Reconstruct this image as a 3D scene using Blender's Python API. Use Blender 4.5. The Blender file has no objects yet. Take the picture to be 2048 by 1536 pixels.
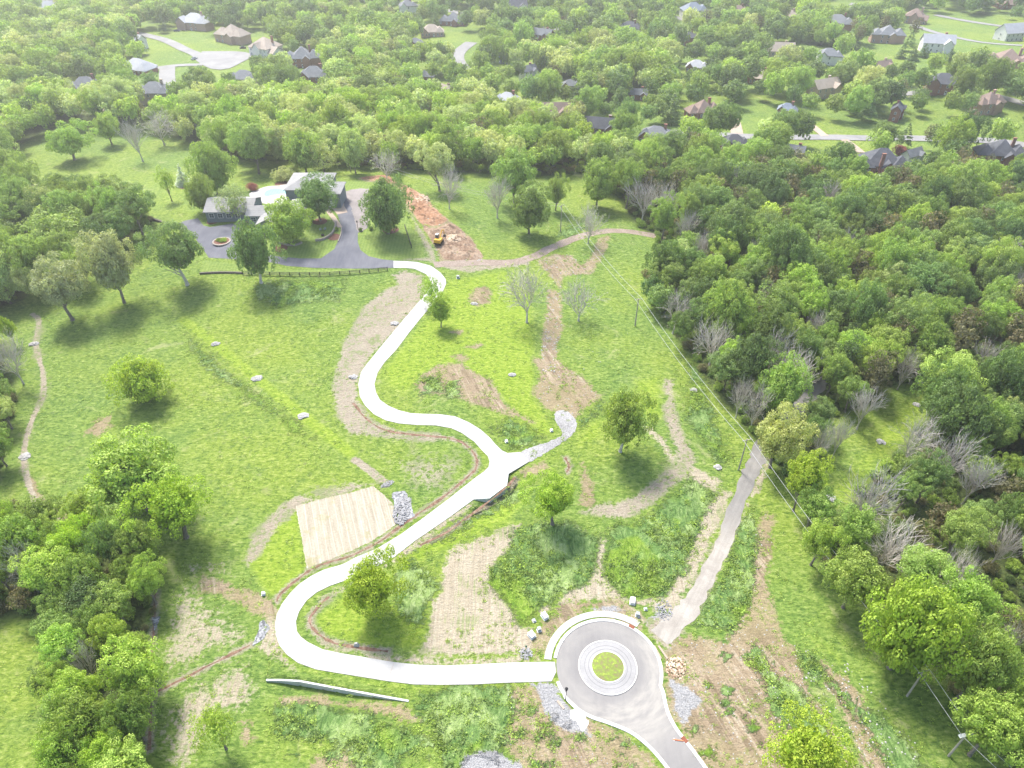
import bpy, bmesh, math, random
import numpy as np
from mathutils import Vector, Matrix, noise as mnoise
from mathutils.geometry import delaunay_2d_cdt
R = math.radians
random.seed(7); rng = np.random.default_rng(7)
scene = bpy.context.scene
col = scene.collection

# ---------------------------------------------------------------- camera, world, sun, exposure
F, PITCH, CAMH = 1420.0, R(38.5), 118.0       # focal length in pixels of a 2048 px wide frame
cam_d = bpy.data.cameras.new("camera"); cam = bpy.data.objects.new("camera", cam_d); col.objects.link(cam)
cam_d.sensor_width = 36.0; cam_d.lens = F/2048*36.0; cam_d.clip_start = 1.0; cam_d.clip_end = 9000
cam.location = (0, 0, CAMH); cam.rotation_euler = (R(90)-PITCH, 0, 0); scene.camera = cam
SUN_EL, SUN_AZ = R(57), R(-30)
world = bpy.data.worlds.new("World"); scene.world = world; world.use_nodes = True
wn = world.node_tree.nodes; wl = world.node_tree.links
sky = wn.new('ShaderNodeTexSky'); sky.sky_type = 'NISHITA'; sky.sun_disc = False
sky.sun_elevation = SUN_EL; sky.sun_rotation = SUN_AZ; sky.air_density = 1.0; sky.dust_density = 2.5; sky.ozone_density = .6
wl.new(sky.outputs[0], wn['Background'].inputs[0]); wn['Background'].inputs[1].default_value = 0.14
sd = bpy.data.lights.new("sun", 'SUN'); sd.energy = 3.0; sd.angle = R(12.0); sd.color = (1, .955, .88)
sun = bpy.data.objects.new("sun", sd); col.objects.link(sun)
sdir = Vector((math.sin(SUN_AZ)*math.cos(SUN_EL), math.cos(SUN_AZ)*math.cos(SUN_EL), math.sin(SUN_EL)))
sun.rotation_euler = (-sdir).to_track_quat('-Z', 'Y').to_euler(); sun.location = sdir*300
scene.view_settings.view_transform = 'Standard'; scene.view_settings.look = 'None'
scene.view_settings.exposure = 1.46; scene.view_settings.gamma = 1
scene.render.engine = 'CYCLES'
scene.cycles.max_bounces = 6; scene.cycles.transparent_max_bounces = 4; scene.cycles.diffuse_bounces = 3

# ---------------------------------------------------------------- terrain and projection
def hf(x, y):                                 # works for floats and arrays
    h = 9.0*np.exp(-(((x+75)/85.0)**2 + ((y-235)/62.0)**2))
    h = h + 3.0*np.exp(-(((x-10)/60.0)**2 + ((y-150)/40.0)**2))
    far = 1/(1+np.exp(-(y-380)/45.0))
    h = h + far*(-6 + 3.0*np.sin(x/95.0+1.3)*np.cos(y/120.0) + 1.5*np.sin(x/41.0+y/67.0))
    h = h + 5.0/(1+np.exp(-(x-150)/35.0))*np.sin(y/60.0)*.6
    return h
CT, ST = math.cos(PITCH), math.sin(PITCH)
def W(px, py, up=0.0):                        # point of the terrain (raised by up) seen at a pixel
    u = (px-1024)/F; v = (py-768)/F
    d = (u, CT-v*ST, -(ST+v*CT))
    t = (CAMH-up)/max(1e-3, -d[2])
    for _ in range(14):
        z = hf(d[0]*t, d[1]*t)+up
        t2 = (CAMH-z)/(-d[2]); t = t*.35+t2*.65
    x, y = d[0]*t, d[1]*t
    return Vector((x, y, float(hf(x, y))))
def proj(p):
    z = p[1]*CT-(p[2]-CAMH)*ST
    return 1024+F*p[0]/z, 768+F*(-(p[1]*ST+(p[2]-CAMH)*CT))/z, z
def WL(pts, up=0): return [W(a, b, up) for a, b in pts]

# ---------------------------------------------------------------- materials
class NT:
    def __init__(s, name):
        s.m = bpy.data.materials.new(name); s.m.use_nodes = True; s.t = s.m.node_tree
        s.b = s.t.nodes['Principled BSDF']; s.out = s.t.nodes['Material Output']
        s.b.inputs['Specular IOR Level'].default_value = .25
    def n(s, ty, ins=None, **kw):
        nd = s.t.nodes.new(ty)
        for k, v in kw.items(): setattr(nd, k, v)
        for k, v in (ins or {}).items():
            if isinstance(v, bpy.types.NodeSocket): s.t.links.new(v, nd.inputs[k])
            else: nd.inputs[k].default_value = v
        return nd
    def link(s, a, b): s.t.links.new(a, b)
    def pos(s): return s.n('ShaderNodeNewGeometry').outputs['Position']
    def noise(s, vec, scale, detail=3, rough=.55, dist=0): return s.n('ShaderNodeTexNoise', {'Vector': vec, 'Scale': scale, 'Detail': detail, 'Roughness': rough, 'Distortion': dist}).outputs['Fac']
    def ramp(s, fac, stops):
        nd = s.n('ShaderNodeValToRGB', {'Fac': fac}); cr = nd.color_ramp
        while len(cr.elements) < len(stops): cr.elements.new(.5)
        for e, (p, c) in zip(cr.elements, stops): e.position = p; e.color = (*c, 1) if len(c) == 3 else c
        return nd.outputs['Color']
    def mix(s, f, a, b, mode='MIX'):
        nd = s.n('ShaderNodeMix', data_type='RGBA', blend_type=mode)
        for i, v in ((0, f), (6, a), (7, b)):
            if isinstance(v, bpy.types.NodeSocket): s.link(v, nd.inputs[i])
            elif i == 0: nd.inputs[0].default_value = v
            else: nd.inputs[i].default_value = (*v, 1)
        return nd.outputs[2]
    def math(s, op, a, b=0.0, c=0.0, clamp=False):
        nd = s.n('ShaderNodeMath', operation=op, use_clamp=clamp)
        for i, v in enumerate((a, b, c)):
            if isinstance(v, bpy.types.NodeSocket): s.link(v, nd.inputs[i])
            else: nd.inputs[i].default_value = v
        return nd.outputs[0]
    def smooth(s, x, lo, hi):
        nd = s.n('ShaderNodeMapRange', {'Value': x, 'From Min': lo, 'From Max': hi}, interpolation_type='SMOOTHSTEP'); return nd.outputs[0]
    def scl(s, vec, v): return s.n('ShaderNodeMapping', {'Vector': vec, 'Scale': v}).outputs[0]
    def bump(s, h, strength, dist): s.link(s.n('ShaderNodeBump', {'Height': h, 'Strength': strength, 'Distance': dist}).outputs[0], s.b.inputs['Normal'])
    def fin(s, c, rough=.85):
        if isinstance(c, bpy.types.NodeSocket): s.link(c, s.b.inputs['Base Color'])
        else: s.b.inputs['Base Color'].default_value = (*c, 1)
        s.b.inputs['Roughness'].default_value = rough; return s.m
def mottled(name, c1, c2, scale=1.0, rough=.85, bump=0.0, fine=6.0, lo=.35, hi=.65):
    t = NT(name); p = t.n('ShaderNodeTexCoord').outputs['Object']
    a = t.noise(p, scale, 5, .65); b = t.noise(p, scale*fine, 3, .6)
    f = t.math('MULTIPLY_ADD', b, .45, t.math('MULTIPLY', a, .6))
    if bump: t.bump(b, bump, .1)
    return t.fin(t.ramp(f, [(lo, c1), (hi, c2)]), rough)
MAT = {}
M = lambda k: MAT[k]
MAT['white_paint'] = mottled('white_paint', (.62, .62, .60), (.78, .78, .76), 1.2)
MAT['black_metal'] = mottled('black_metal', (.015, .015, .016), (.03, .03, .032), 3, .5)
MAT['glass'] = mottled('window_glass', (.03, .04, .05), (.07, .09, .11), .5, .12)
MAT['pole_wood'] = mottled('pole_wood', (.24, .215, .185), (.38, .35, .31), 1.5)
MAT['wire'] = mottled('wire', (.35, .36, .36), (.5, .5, .5), 1)
MAT['bark'] = mottled('bark', (.10, .085, .07), (.24, .21, .18), 1.2)
MAT['bark_pale'] = mottled('bark_pale', (.38, .345, .30), (.58, .535, .48), 1.4)
MAT['metal_grey'] = mottled('metal_grey', (.22, .25, .25), (.35, .38, .38), 2, .5)
MAT['yellow_paint'] = mottled('yellow_paint', (.50, .27, .03), (.66, .38, .05), 2, .45)
MAT['orange'] = mottled('orange_plastic', (.55, .12, .05), (.7, .22, .1), 2, .5)
MAT['rust'] = mottled('rusted_iron', (.15, .05, .03), (.24, .09, .05), 3)
MAT['stone'] = mottled('pale_stone', (.20, .195, .185), (.42, .41, .395), 1.5, .9, .3)
MAT['riprap_stone'] = mottled('grey_stone', (.13, .13, .13), (.32, .32, .325), 1.5, .9, .3)
MAT['stone_wall'] = mottled('stone_walling', (.20, .17, .14), (.36, .32, .28), 1.1, .9, .3)
MAT['dark_stone'] = mottled('dark_walling', (.05, .045, .04), (.16, .14, .12), 1.1, .9, .3)
MAT['green_plastic'] = mottled('green_metal', (.02, .09, .05), (.04, .14, .08), 2, .5)
MAT['lamp_glass'] = mottled('lamp_glass', (.3, .3, .32), (.45, .45, .47), 2, .3)
def concrete(name, c1, c2):
    t = NT(name); p = t.pos()
    a = t.noise(p, .25, 5, .65); b = t.noise(p, 3.5, 4, .7)
    f = t.math('MULTIPLY_ADD', b, .4, t.math('MULTIPLY', a, .6))
    t.bump(b, .05, .05)
    return t.fin(t.ramp(f, [(.32, c1), (.62, c2)]), .85)
MAT['concrete'] = concrete('pale_concrete', (.32, .312, .295), (.42, .412, .39))
MAT['concrete_wall'] = concrete('wall_concrete', (.40, .41, .40), (.55, .56, .55))
MAT['kerb'] = concrete('kerb_concrete', (.46, .45, .43), (.56, .55, .53))
MAT['paver'] = concrete('paver_grey', (.215, .212, .21), (.29, .288, .285))
MAT['paver_joint'] = concrete('joint_dark', (.12, .12, .13), (.17, .17, .18))
MAT['patio'] = concrete('patio_tan', (.28, .215, .165), (.38, .31, .25))
MAT['walk'] = concrete('brick_walk', (.30, .20, .15), (.42, .30, .24))
def asphalt(name, dark, pale, tracks=None):
    t = NT(name); p = t.pos()
    a = t.noise(p, .11, 5, .6, .6); b = t.noise(p, 7, 3, .7)
    st = t.noise(t.scl(p, (1.2, .12, 1)), 1.3, 4, .6)
    f = t.math('MULTIPLY_ADD', b, .22, t.math('MULTIPLY_ADD', st, .25, t.math('MULTIPLY', a, .62)))
    c = t.ramp(f, [(.36, dark), (.54, tuple((x+y)/2 for x, y in zip(dark, pale))), (.68, pale)])
    t.bump(b, .15, .03)
    return t, c
t, c = asphalt('asphalt_dusty', (.165, .16, .158), (.225, .218, .208))
# dust swept round the island by tyres: rings about its centre
CEN = W(1215.6, 1334.4)
q = t.n('ShaderNodeMapping', {'Vector': t.pos(), 'Location': (-CEN.x, -CEN.y, 0)}).outputs[0]
q2 = t.n('ShaderNodeSeparateXYZ', {'Vector': q})
rad = t.math('SQRT', t.math('ADD', t.math('POWER', q2.outputs[0], 2), t.math('POWER', q2.outputs[1], 2)))
ang = t.math('ARCTAN2', q2.outputs[1], q2.outputs[0])
cv = t.n('ShaderNodeCombineXYZ', {'X': t.math('MULTIPLY', rad, .75), 'Y': t.math('MULTIPLY', ang, 2.2), 'Z': 0.0}).outputs[0]
dn = t.noise(cv, 1.4, 4, .65)
band = t.math('MULTIPLY', t.smooth(rad, 5.9, 7.6), t.math('SUBTRACT', 1.0, t.smooth(rad, 12.0, 17)))
side = t.smooth(t.math('SUBTRACT', q2.outputs[0], t.math('MULTIPLY', q2.outputs[1], .9)), -3.0, 6)
dm = t.math('MULTIPLY', t.math('MULTIPLY', band, t.math('MULTIPLY_ADD', side, .7, .3)), t.smooth(dn, .2, .75))
MAT['asphalt_dusty'] = t.fin(t.mix(t.math('MULTIPLY', dm, .85), c, (.31, .295, .265)), .9)
t, c = asphalt('asphalt_grey', (.075, .08, .10), (.145, .148, .165)); MAT['asphalt_grey'] = t.fin(c, .9)
t, c = asphalt('street_pale', (.17, .17, .17), (.26, .257, .25)); MAT['street'] = t.fin(c, .9)
def gravel_mat(name, c1, c2, c3, scale=7):
    t = NT(name); p = t.pos()
    a = t.noise(p, .2, 5, .65, .5); v = t.n('ShaderNodeTexVoronoi', {'Vector': p, 'Scale': scale}).outputs['Color']
    v = t.n('ShaderNodeSeparateColor', {'Color': v}).outputs[0]
    f = t.math('MULTIPLY_ADD', v, .4, t.math('MULTIPLY', a, .6))
    t.bump(v, .3, .1)
    return t.fin(t.ramp(f, [(.3, c1), (.5, c2), (.72, c3)]), .95)
MAT['gravel'] = gravel_mat('gravel_pale', (.17, .168, .168), (.26, .257, .255), (.36, .357, .355))
MAT['riprap'] = gravel_mat('riprap', (.09, .095, .10), (.22, .225, .235), (.38, .385, .39), 3.2)
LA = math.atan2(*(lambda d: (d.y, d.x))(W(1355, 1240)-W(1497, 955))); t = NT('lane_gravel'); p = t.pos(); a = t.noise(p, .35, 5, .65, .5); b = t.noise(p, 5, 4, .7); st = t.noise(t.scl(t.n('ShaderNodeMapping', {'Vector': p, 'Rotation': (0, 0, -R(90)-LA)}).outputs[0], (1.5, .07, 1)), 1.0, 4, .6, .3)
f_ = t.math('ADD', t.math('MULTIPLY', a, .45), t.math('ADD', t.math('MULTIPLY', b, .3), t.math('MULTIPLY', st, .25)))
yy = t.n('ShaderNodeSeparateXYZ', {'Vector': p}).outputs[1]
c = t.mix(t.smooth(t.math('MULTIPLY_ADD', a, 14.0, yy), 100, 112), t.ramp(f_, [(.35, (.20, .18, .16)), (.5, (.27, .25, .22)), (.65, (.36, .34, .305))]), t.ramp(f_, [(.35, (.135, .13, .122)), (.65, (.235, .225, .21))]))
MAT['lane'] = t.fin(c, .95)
MAT['track'] = gravel_mat('dirt_track', (.17, .13, .10), (.235, .19, .155), (.32, .27, .23))
MAT['rubble'] = gravel_mat('rubble', (.25, .16, .10), (.46, .35, .25), (.66, .55, .42), 2.0)
MAT['mulch'] = mottled('mulch', (.10, .045, .03), (.17, .085, .06), 1.2)
MAT['spill'] = concrete('dried_concrete_spill', (.66, .67, .68), (.76, .77, .78))

def leaf_mat(name, transl=.38):
    t = NT(name)
    at = t.n('ShaderNodeAttribute', attribute_type='INSTANCER', attribute_name='tint').outputs['Color']
    p = t.n('ShaderNodeTexCoord').outputs['Object']
    isl = t.n('ShaderNodeNewGeometry').outputs['Random Per Island']
    n1 = t.noise(p, .35, 3, .6)
    k = t.math('ADD', t.math('MULTIPLY_ADD', isl, .60, .46), t.math('MULTIPLY', n1, .6))
    c = t.mix(1.0, at, t.n('ShaderNodeCombineXYZ', {'X': k, 'Y': k, 'Z': k}).outputs[0], 'MULTIPLY')
    hs = t.n('ShaderNodeHueSaturation', {'Hue': t.math('MULTIPLY_ADD', t.noise(p, .22, 2), .03, .487), 'Saturation': 1.0, 'Value': 1.0, 'Color': c}).outputs[0]
    t.fin(hs, .6)
    tr = t.n('ShaderNodeBsdfTranslucent', {'Color': t.mix(1.0, hs, (1.15, 1.2, .6), 'MULTIPLY')})
    mx = t.n('ShaderNodeMixShader', {0: transl, 1: t.b.outputs[0], 2: tr.outputs[0]})
    t.link(mx.outputs[0], t.out.inputs['Surface']); return t.m
MAT['leaf'] = leaf_mat('leaf')

def ground_mat():
    d_ = W(1700, 1500)-W(1540, 1290); RA = math.atan2(d_.y, d_.x)
    t = NT('meadow_ground'); p = t.pos()
    m1 = t.n('ShaderNodeAttribute', attribute_name='patch_a'); m2 = t.n('ShaderNodeAttribute', attribute_name='patch_b')
    s1 = t.n('ShaderNodeSeparateColor', {'Color': m1.outputs['Color']}).outputs; s2 = t.n('ShaderNodeSeparateColor', {'Color': m2.outputs['Color']}).outputs
    big = t.noise(p, .022, 4, .6, .4); mid = t.noise(p, .16, 5, .65, .3); fine = t.noise(p, 1.1, 5, .7, .2); tiny = t.noise(p, 4.5, 3, .7)
    sx = t.noise(t.scl(p, (1.0, .42, 1)), .8, 5, .7, 1.6)          # combed tall grass
    rip = t.noise(t.scl(p, (.9, 2.2, 1)), .9, 4, .65, .5)              # tussocks
    ed = t.math('ADD', t.math('MULTIPLY', mid, .5), t.math('MULTIPLY', fine, .6))
    def msk(src, amp, w=.09):
        v = t.math('ADD', src, t.math('MULTIPLY', t.math('SUBTRACT', ed, .55), amp)); return t.smooth(v, .5-w, .5+w)
    # pasture
    gf = t.math('ADD', t.math('MULTIPLY', fine, .45), t.math('MULTIPLY', rip, .55))
    g1 = t.ramp(gf, [(.36, (.040, .085, .014)), (.48, (.105, .175, .030)), (.58, (.175, .245, .055)), (.68, (.29, .32, .12))])
    g2 = t.ramp(gf, [(.36, (.062, .115, .014)), (.5, (.16, .225, .028)), (.64, (.27, .31, .085))])
    c = t.mix(t.smooth(big, .38, .62), g1, g2)
    c = t.mix(t.math('MULTIPLY', t.smooth(mid, .60, .74), .45), c, (.26, .24, .13))
    c = t.mix(t.math('MULTIPLY', t.smooth(mid, .45, .30), .35), c, (.055, .11, .03))
    tus = t.math('MULTIPLY', t.smooth(t.noise(p, .75, 6, .72, .3), .535, .60), t.smooth(t.noise(p, .045, 3, .6, 1.0), .42, .58))
    c = t.mix(t.math('MULTIPLY', tus, .5), c, (.045, .095, .022))
    c = t.mix(t.math('MULTIPLY', t.smooth(t.noise(p, .09, 5, .7, 1.0), .58, .70), .5), c, (.31, .31, .15))
    # lime young grass
    lc = t.ramp(gf, [(.36, (.085, .155, .012)), (.48, (.17, .25, .02)), (.62, (.26, .32, .05))])
    c = t.mix(t.math('MULTIPLY', msk(s1[2], .5, .2), .85), c, lc)
    # mown lawn
    w = t.n('ShaderNodeTexWave', {'Vector': p, 'Scale': .28, 'Distortion': .4, 'Detail': 1}, wave_type='BANDS', bands_direction='X').outputs['Fac']
    la = t.ramp(t.math('MULTIPLY_ADD', w, .10, t.math('MULTIPLY_ADD', fine, .5, t.math('MULTIPLY', mid, .25))), [(.3, (.115, .185, .035)), (.6, (.21, .27, .065))])
    c = t.mix(msk(s2[1], .15), c, la)
    # straw and dead grass, combed along the rows
    srow = t.noise(t.scl(p, (2.4, .10, 1)), 1.0, 4, .6, .3)
    stc = t.ramp(t.math('ADD', t.math('MULTIPLY', srow, .5), t.math('MULTIPLY', tiny, .5)), [(.3, (.20, .165, .11)), (.5, (.305, .265, .195)), (.68, (.43, .39, .31))])
    stc = t.mix(t.math('MULTIPLY', t.smooth(t.math('MULTIPLY_ADD', srow, .5, t.math('MULTIPLY', mid, .55)), .55, .64), .6), stc, (.12, .175, .03))
    c = t.mix(msk(s1[1], 2.0, .13), c, stc)
    # red-brown soil with pebbles
    so = t.ramp(t.math('ADD', t.math('MULTIPLY', mid, .5), t.math('MULTIPLY', tiny, .5)), [(.3, (.15, .108, .066)), (.5, (.25, .195, .13)), (.7, (.345, .295, .215))])
    rut = t.noise(t.scl(t.n('ShaderNodeMapping', {'Vector': p, 'Rotation': (0, 0, -RA)}).outputs[0], (.09, .9, 1)), 1.0, 5, .65, .7)
    so = t.mix(t.math('MULTIPLY', t.smooth(rut, .50, .42), .55), so, (.10, .075, .042)); so = t.mix(t.math('MULTIPLY', t.smooth(rut, .56, .64), .5), so, (.40, .35, .27))
    vo = t.n('ShaderNodeTexVoronoi', {'Vector': p, 'Scale': 1.4}).outputs['Distance']
    so = t.mix(t.math('MULTIPLY', t.smooth(t.noise(p, .06, 4, .6, .5), .38, .58), .85), so, t.ramp(t.math('ADD', t.math('MULTIPLY', mid, .5), t.math('MULTIPLY', tiny, .5)), [(.35, (.17, .14, .07)), (.6, (.28, .23, .14))]))
    so = t.mix(t.math('MULTIPLY', t.smooth(vo, .13, .06), t.smooth(mid, .45, .6)), so, (.48, .44, .38))
    so = t.mix(t.math('MULTIPLY', t.smooth(t.math('MULTIPLY_ADD', fine, .6, t.math('MULTIPLY', mid, .45)), .55, .63), .7), so, (.15, .18, .045))
    c = t.mix(msk(s1[0], 2.2, .12), c, so)
    # lush tall grass
    lu = t.ramp(sx, [(.32, (.045, .10, .024)), (.46, (.095, .175, .042)), (.58, (.16, .25, .075)), (.72, (.26, .34, .14))])
    zon = t.noise(p, .07, 3, .5, .8)
    lu = t.mix(t.math('MULTIPLY', t.smooth(zon, .50, .60), .9), lu, t.ramp(sx, [(.32, (.13, .21, .05)), (.5, (.23, .32, .10)), (.7, (.34, .42, .19))]))
    lu = t.mix(t.smooth(zon, .46, .36), lu, t.ramp(sx, [(.32, (.07, .14, .014)), (.5, (.15, .245, .025)), (.7, (.26, .34, .07))]))
    lm = msk(m1.outputs['Alpha'], 2.0, .10)
    c = t.mix(lm, c, lu)
    # grey gravel, tan churned soil, leaf litter
    gr = t.ramp(tiny, [(.35, (.16, .16, .162)), (.65, (.33, .33, .33))])
    c = t.mix(msk(s2[0], 2.0, .12), c, gr)
    tn = t.ramp(t.math('ADD', t.math('MULTIPLY', fine, .5), t.math('MULTIPLY', tiny, .5)), [(.33, (.17, .14, .10)), (.5, (.265, .23, .175)), (.66, (.37, .335, .27))])
    tn = t.mix(t.math('MULTIPLY', t.smooth(t.math('MULTIPLY_ADD', fine, .6, t.math('MULTIPLY', mid, .45)), .53, .60), .75), tn, (.13, .175, .05))
    c = t.mix(msk(m2.outputs['Alpha'], 1.8, .12), c, tn)
    lf = t.ramp(fine, [(.35, (.04, .06, .02)), (.65, (.12, .155, .045))])
    c = t.mix(msk(s2[2], .7, .2), c, lf)
    h = t.math('ADD', t.math('MULTIPLY', rip, .6), t.math('ADD', t.math('MULTIPLY', fine, .5), t.math('MULTIPLY', t.math('MULTIPLY', sx, lm), 1.5)))
    t.bump(h, .8, .8)
    return t.fin(c, .95)
MAT['ground'] = ground_mat()

# ---------------------------------------------------------------- object helpers
def tag(o, label=None, cat=None, group=None, kind=None):
    if label: o['label'] = label
    if cat: o['category'] = cat
    if group: o['group'] = group
    if kind: o['kind'] = kind
    return o
def empty(name, loc, rz=0, **k):
    o = bpy.data.objects.new(name, None); o.empty_display_size = .5; col.objects.link(o); o.location = loc; o.rotation_euler = (0, 0, rz)
    return tag(o, **k)
def link(name, me, parent=None, **k):
    o = bpy.data.objects.new(name, me); col.objects.link(o)
    if parent: o.parent = parent
    return tag(o, **k)
class MB:
    """collects shapes; build() links them as one mesh object"""
    def __init__(s): s.v = []; s.f = []; s.mi = []
    def add(s, vs, fs, mi=0):
        k = len(s.v); s.v += [tuple(v) for v in vs]; s.f += [tuple(i+k for i in f) for f in fs]; s.mi += [mi]*len(fs); return s
    def box(s, c, d, rz=0, mi=0, top=1.0):
        x, y, z = d[0]/2, d[1]/2, d[2]/2; ca, sa = math.cos(rz), math.sin(rz); vs = []
        for sz in (-1, 1):
            k = top if sz > 0 else 1
            for a, b in ((-1, -1), (1, -1), (1, 1), (-1, 1)):
                X, Y = a*x*k, b*y*k; vs.append((c[0]+X*ca-Y*sa, c[1]+X*sa+Y*ca, c[2]+sz*z))
        return s.add(vs, [(3, 2, 1, 0), (4, 5, 6, 7), (0, 1, 5, 4), (1, 2, 6, 5), (2, 3, 7, 6), (3, 0, 4, 7)], mi)
    def tube(s, a, b, r0, r1, n=6, mi=0, cap=True):
        a = Vector(a); b = Vector(b); d = (b-a).normalized(); u = d.orthogonal().normalized(); w = d.cross(u)
        vs = [a+(u*math.cos(2*math.pi*i/n)+w*math.sin(2*math.pi*i/n))*r0 for i in range(n)]+[b+(u*math.cos(2*math.pi*i/n)+w*math.sin(2*math.pi*i/n))*r1 for i in range(n)]
        fs = [(i, (i+1) % n, n+(i+1) % n, n+i) for i in range(n)]
        if cap: fs += [tuple(range(n-1, -1, -1)), tuple(range(n, 2*n))]
        return s.add(vs, fs, mi)
    def mesh(s, name, mats, smooth=False):
        me = bpy.data.meshes.new(name); me.from_pydata(s.v, [], s.f)
        for m in (mats if isinstance(mats, (list, tuple)) else [mats]): me.materials.append(m)
        if any(s.mi): me.polygons.foreach_set('material_index', s.mi)
        if smooth: me.polygons.foreach_set('use_smooth', [True]*len(s.f))
        me.update(); return me
    def build(s, name, mats, parent=None, smooth=False, **k): return link(name, s.mesh(name, mats, smooth), parent, **k)
def npmesh(name, v, quads, mats, mi=None):
    me = bpy.data.meshes.new(name); nq = len(quads)
    me.vertices.add(len(v)); me.vertices.foreach_set('co', np.asarray(v, np.float32).ravel())
    me.loops.add(nq*4); me.loops.foreach_set('vertex_index', np.asarray(quads, np.int32).ravel())
    me.polygons.add(nq); me.polygons.foreach_set('loop_start', np.arange(nq, dtype=np.int32)*4)
    for m in mats: me.materials.append(m)
    if mi is not None: me.polygons.foreach_set('material_index', np.asarray(mi, np.int32))
    me.update(calc_edges=True); me.validate(); return me

def inpoly(x, y, poly):
    x = np.asarray(x, float); y = np.asarray(y, float); r = np.zeros(x.shape, bool); n = len(poly)
    for i in range(n):
        x1, y1 = poly[i][0], poly[i][1]; x2, y2 = poly[(i+1) % n][0], poly[(i+1) % n][1]
        if y1 == y2: continue
        c = ((y1 > y) != (y2 > y)) & (x < (x2-x1)*(y-y1)/(y2-y1)+x1); r ^= c
    return r
def segdist(x, y, pts, closed=False):
    d = np.full(np.shape(x), 1e9); n = len(pts)
    for i in range(n if closed else n-1):
        ax, ay = pts[i][0], pts[i][1]; bx, by = pts[(i+1) % n][0], pts[(i+1) % n][1]; vx, vy = bx-ax, by-ay
        t = np.clip(((x-ax)*vx+(y-ay)*vy)/(vx*vx+vy*vy+1e-9), 0, 1); d = np.minimum(d, np.hypot(x-ax-t*vx, y-ay-t*vy))
    return d
def catmull(pts, n=6, closed=False):
    out = []; m = len(pts); P = [Vector((p[0], p[1])) for p in pts]
    for i in range(m if closed else m-1):
        p0 = P[(i-1) % m] if closed or i > 0 else P[i]; p1 = P[i]; p2 = P[(i+1) % m]; p3 = P[(i+2) % m] if closed or i+2 < m else p2
        for k in range(n):
            t = k/n; out.append(.5*((2*p1)+(p2-p0)*t+(2*p0-5*p1+4*p2-p3)*t*t+(3*p1-p0-3*p2+p3)*t**3))
    if not closed: out.append(P[-1])
    return out
def sheet_from_outline(name, out, off, mat, step=1.5, skirt=0.0, hfun=None, **k):
    """a sheet laid over the terrain inside an outline given in metres"""
    hfun = hfun or hf; n = len(out); xs = [p[0] for p in out]; ys = [p[1] for p in out]
    pts = [Vector((p[0], p[1])) for p in out]
    gx, gy = np.meshgrid(np.arange(min(xs)+step/2, max(xs), step), np.arange(min(ys)+step/2, max(ys), step)); gx = gx.ravel(); gy = gy.ravel()
    ok = inpoly(gx, gy, out)
    gx, gy = gx[ok], gy[ok]
    if len(gx):
        ok = segdist(gx, gy, out, True) > step*.4; pts += [Vector((a, b)) for a, b in zip(gx[ok], gy[ok])]
    res = delaunay_2d_cdt(pts, [], [list(range(n))], 1, 1e-4)
    vs = [(p.x, p.y, float(hfun(p.x, p.y))+off) for p in res[0]]; fs = []
    for f in res[2]:
        a, b, c = (res[0][i] for i in f[:3]); fs.append(tuple(f) if (b-a).cross(c-a) > 0 else tuple(f)[::-1])
    mb = MB().add(vs, fs)
    if skirt:
        ar = sum(out[i][0]*out[(i+1) % n][1]-out[(i+1) % n][0]*out[i][1] for i in range(n)); o2 = out if ar > 0 else list(out)[::-1]
        vv = []; ff = []
        for i, p in enumerate(o2):
            z = float(hfun(p[0], p[1]))+off; vv += [(p[0], p[1], z), (p[0], p[1], z-skirt)]
        for i in range(n): j = (i+1) % n; ff.append((2*i, 2*i+1, 2*j+1, 2*j))
        mb.add(vv, ff)
    return mb.build(name, mat, None, **k)
def sheet(name, px, off, mat, smooth=0, jit=0.0, **k):
    w = [W(a, b) for a, b in px]; pts = [Vector((p.x, p.y)) for p in w]
    if smooth: pts = catmull(pts, smooth, True)
    if jit:
        pts = dens(pts, jit*2); pts = [p+Vector((random.uniform(-jit, jit), random.uniform(-jit, jit))) for p in pts]
    return sheet_from_outline(name, pts, off, mat, **k)
def dens(pts, d, closed=True):
    out = []; n = len(pts)
    for i in range(n if closed else n-1):
        a = pts[i]; b = pts[(i+1) % n]; m = max(1, int((b-a).length/d))
        out += [a+(b-a)*(j/m) for j in range(m)]
    if not closed: out.append(pts[-1])
    return out
def ribbon_outline(c, w, jit=0.0):
    L = []; Rr = []
    for i, p in enumerate(c):
        a = c[max(0, i-1)]; b = c[min(len(c)-1, i+1)]; d = (b-a).normalized(); nn = Vector((-d.y, d.x))
        ww = w[i] if isinstance(w, list) else w
        L.append(p+nn*(ww/2+random.uniform(-jit, jit))); Rr.append(p-nn*(ww/2+random.uniform(-jit, jit)))
    return L+Rr[::-1]
def ribbon(name, px, w, off, mat, n=5, jit=0.0, **k):
    c = catmull([W(a, b) for a, b in px], n); c = [Vector((p[0], p[1])) for p in c]
    return sheet_from_outline(name, ribbon_outline(c, w, jit), off, mat, **k)
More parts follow.
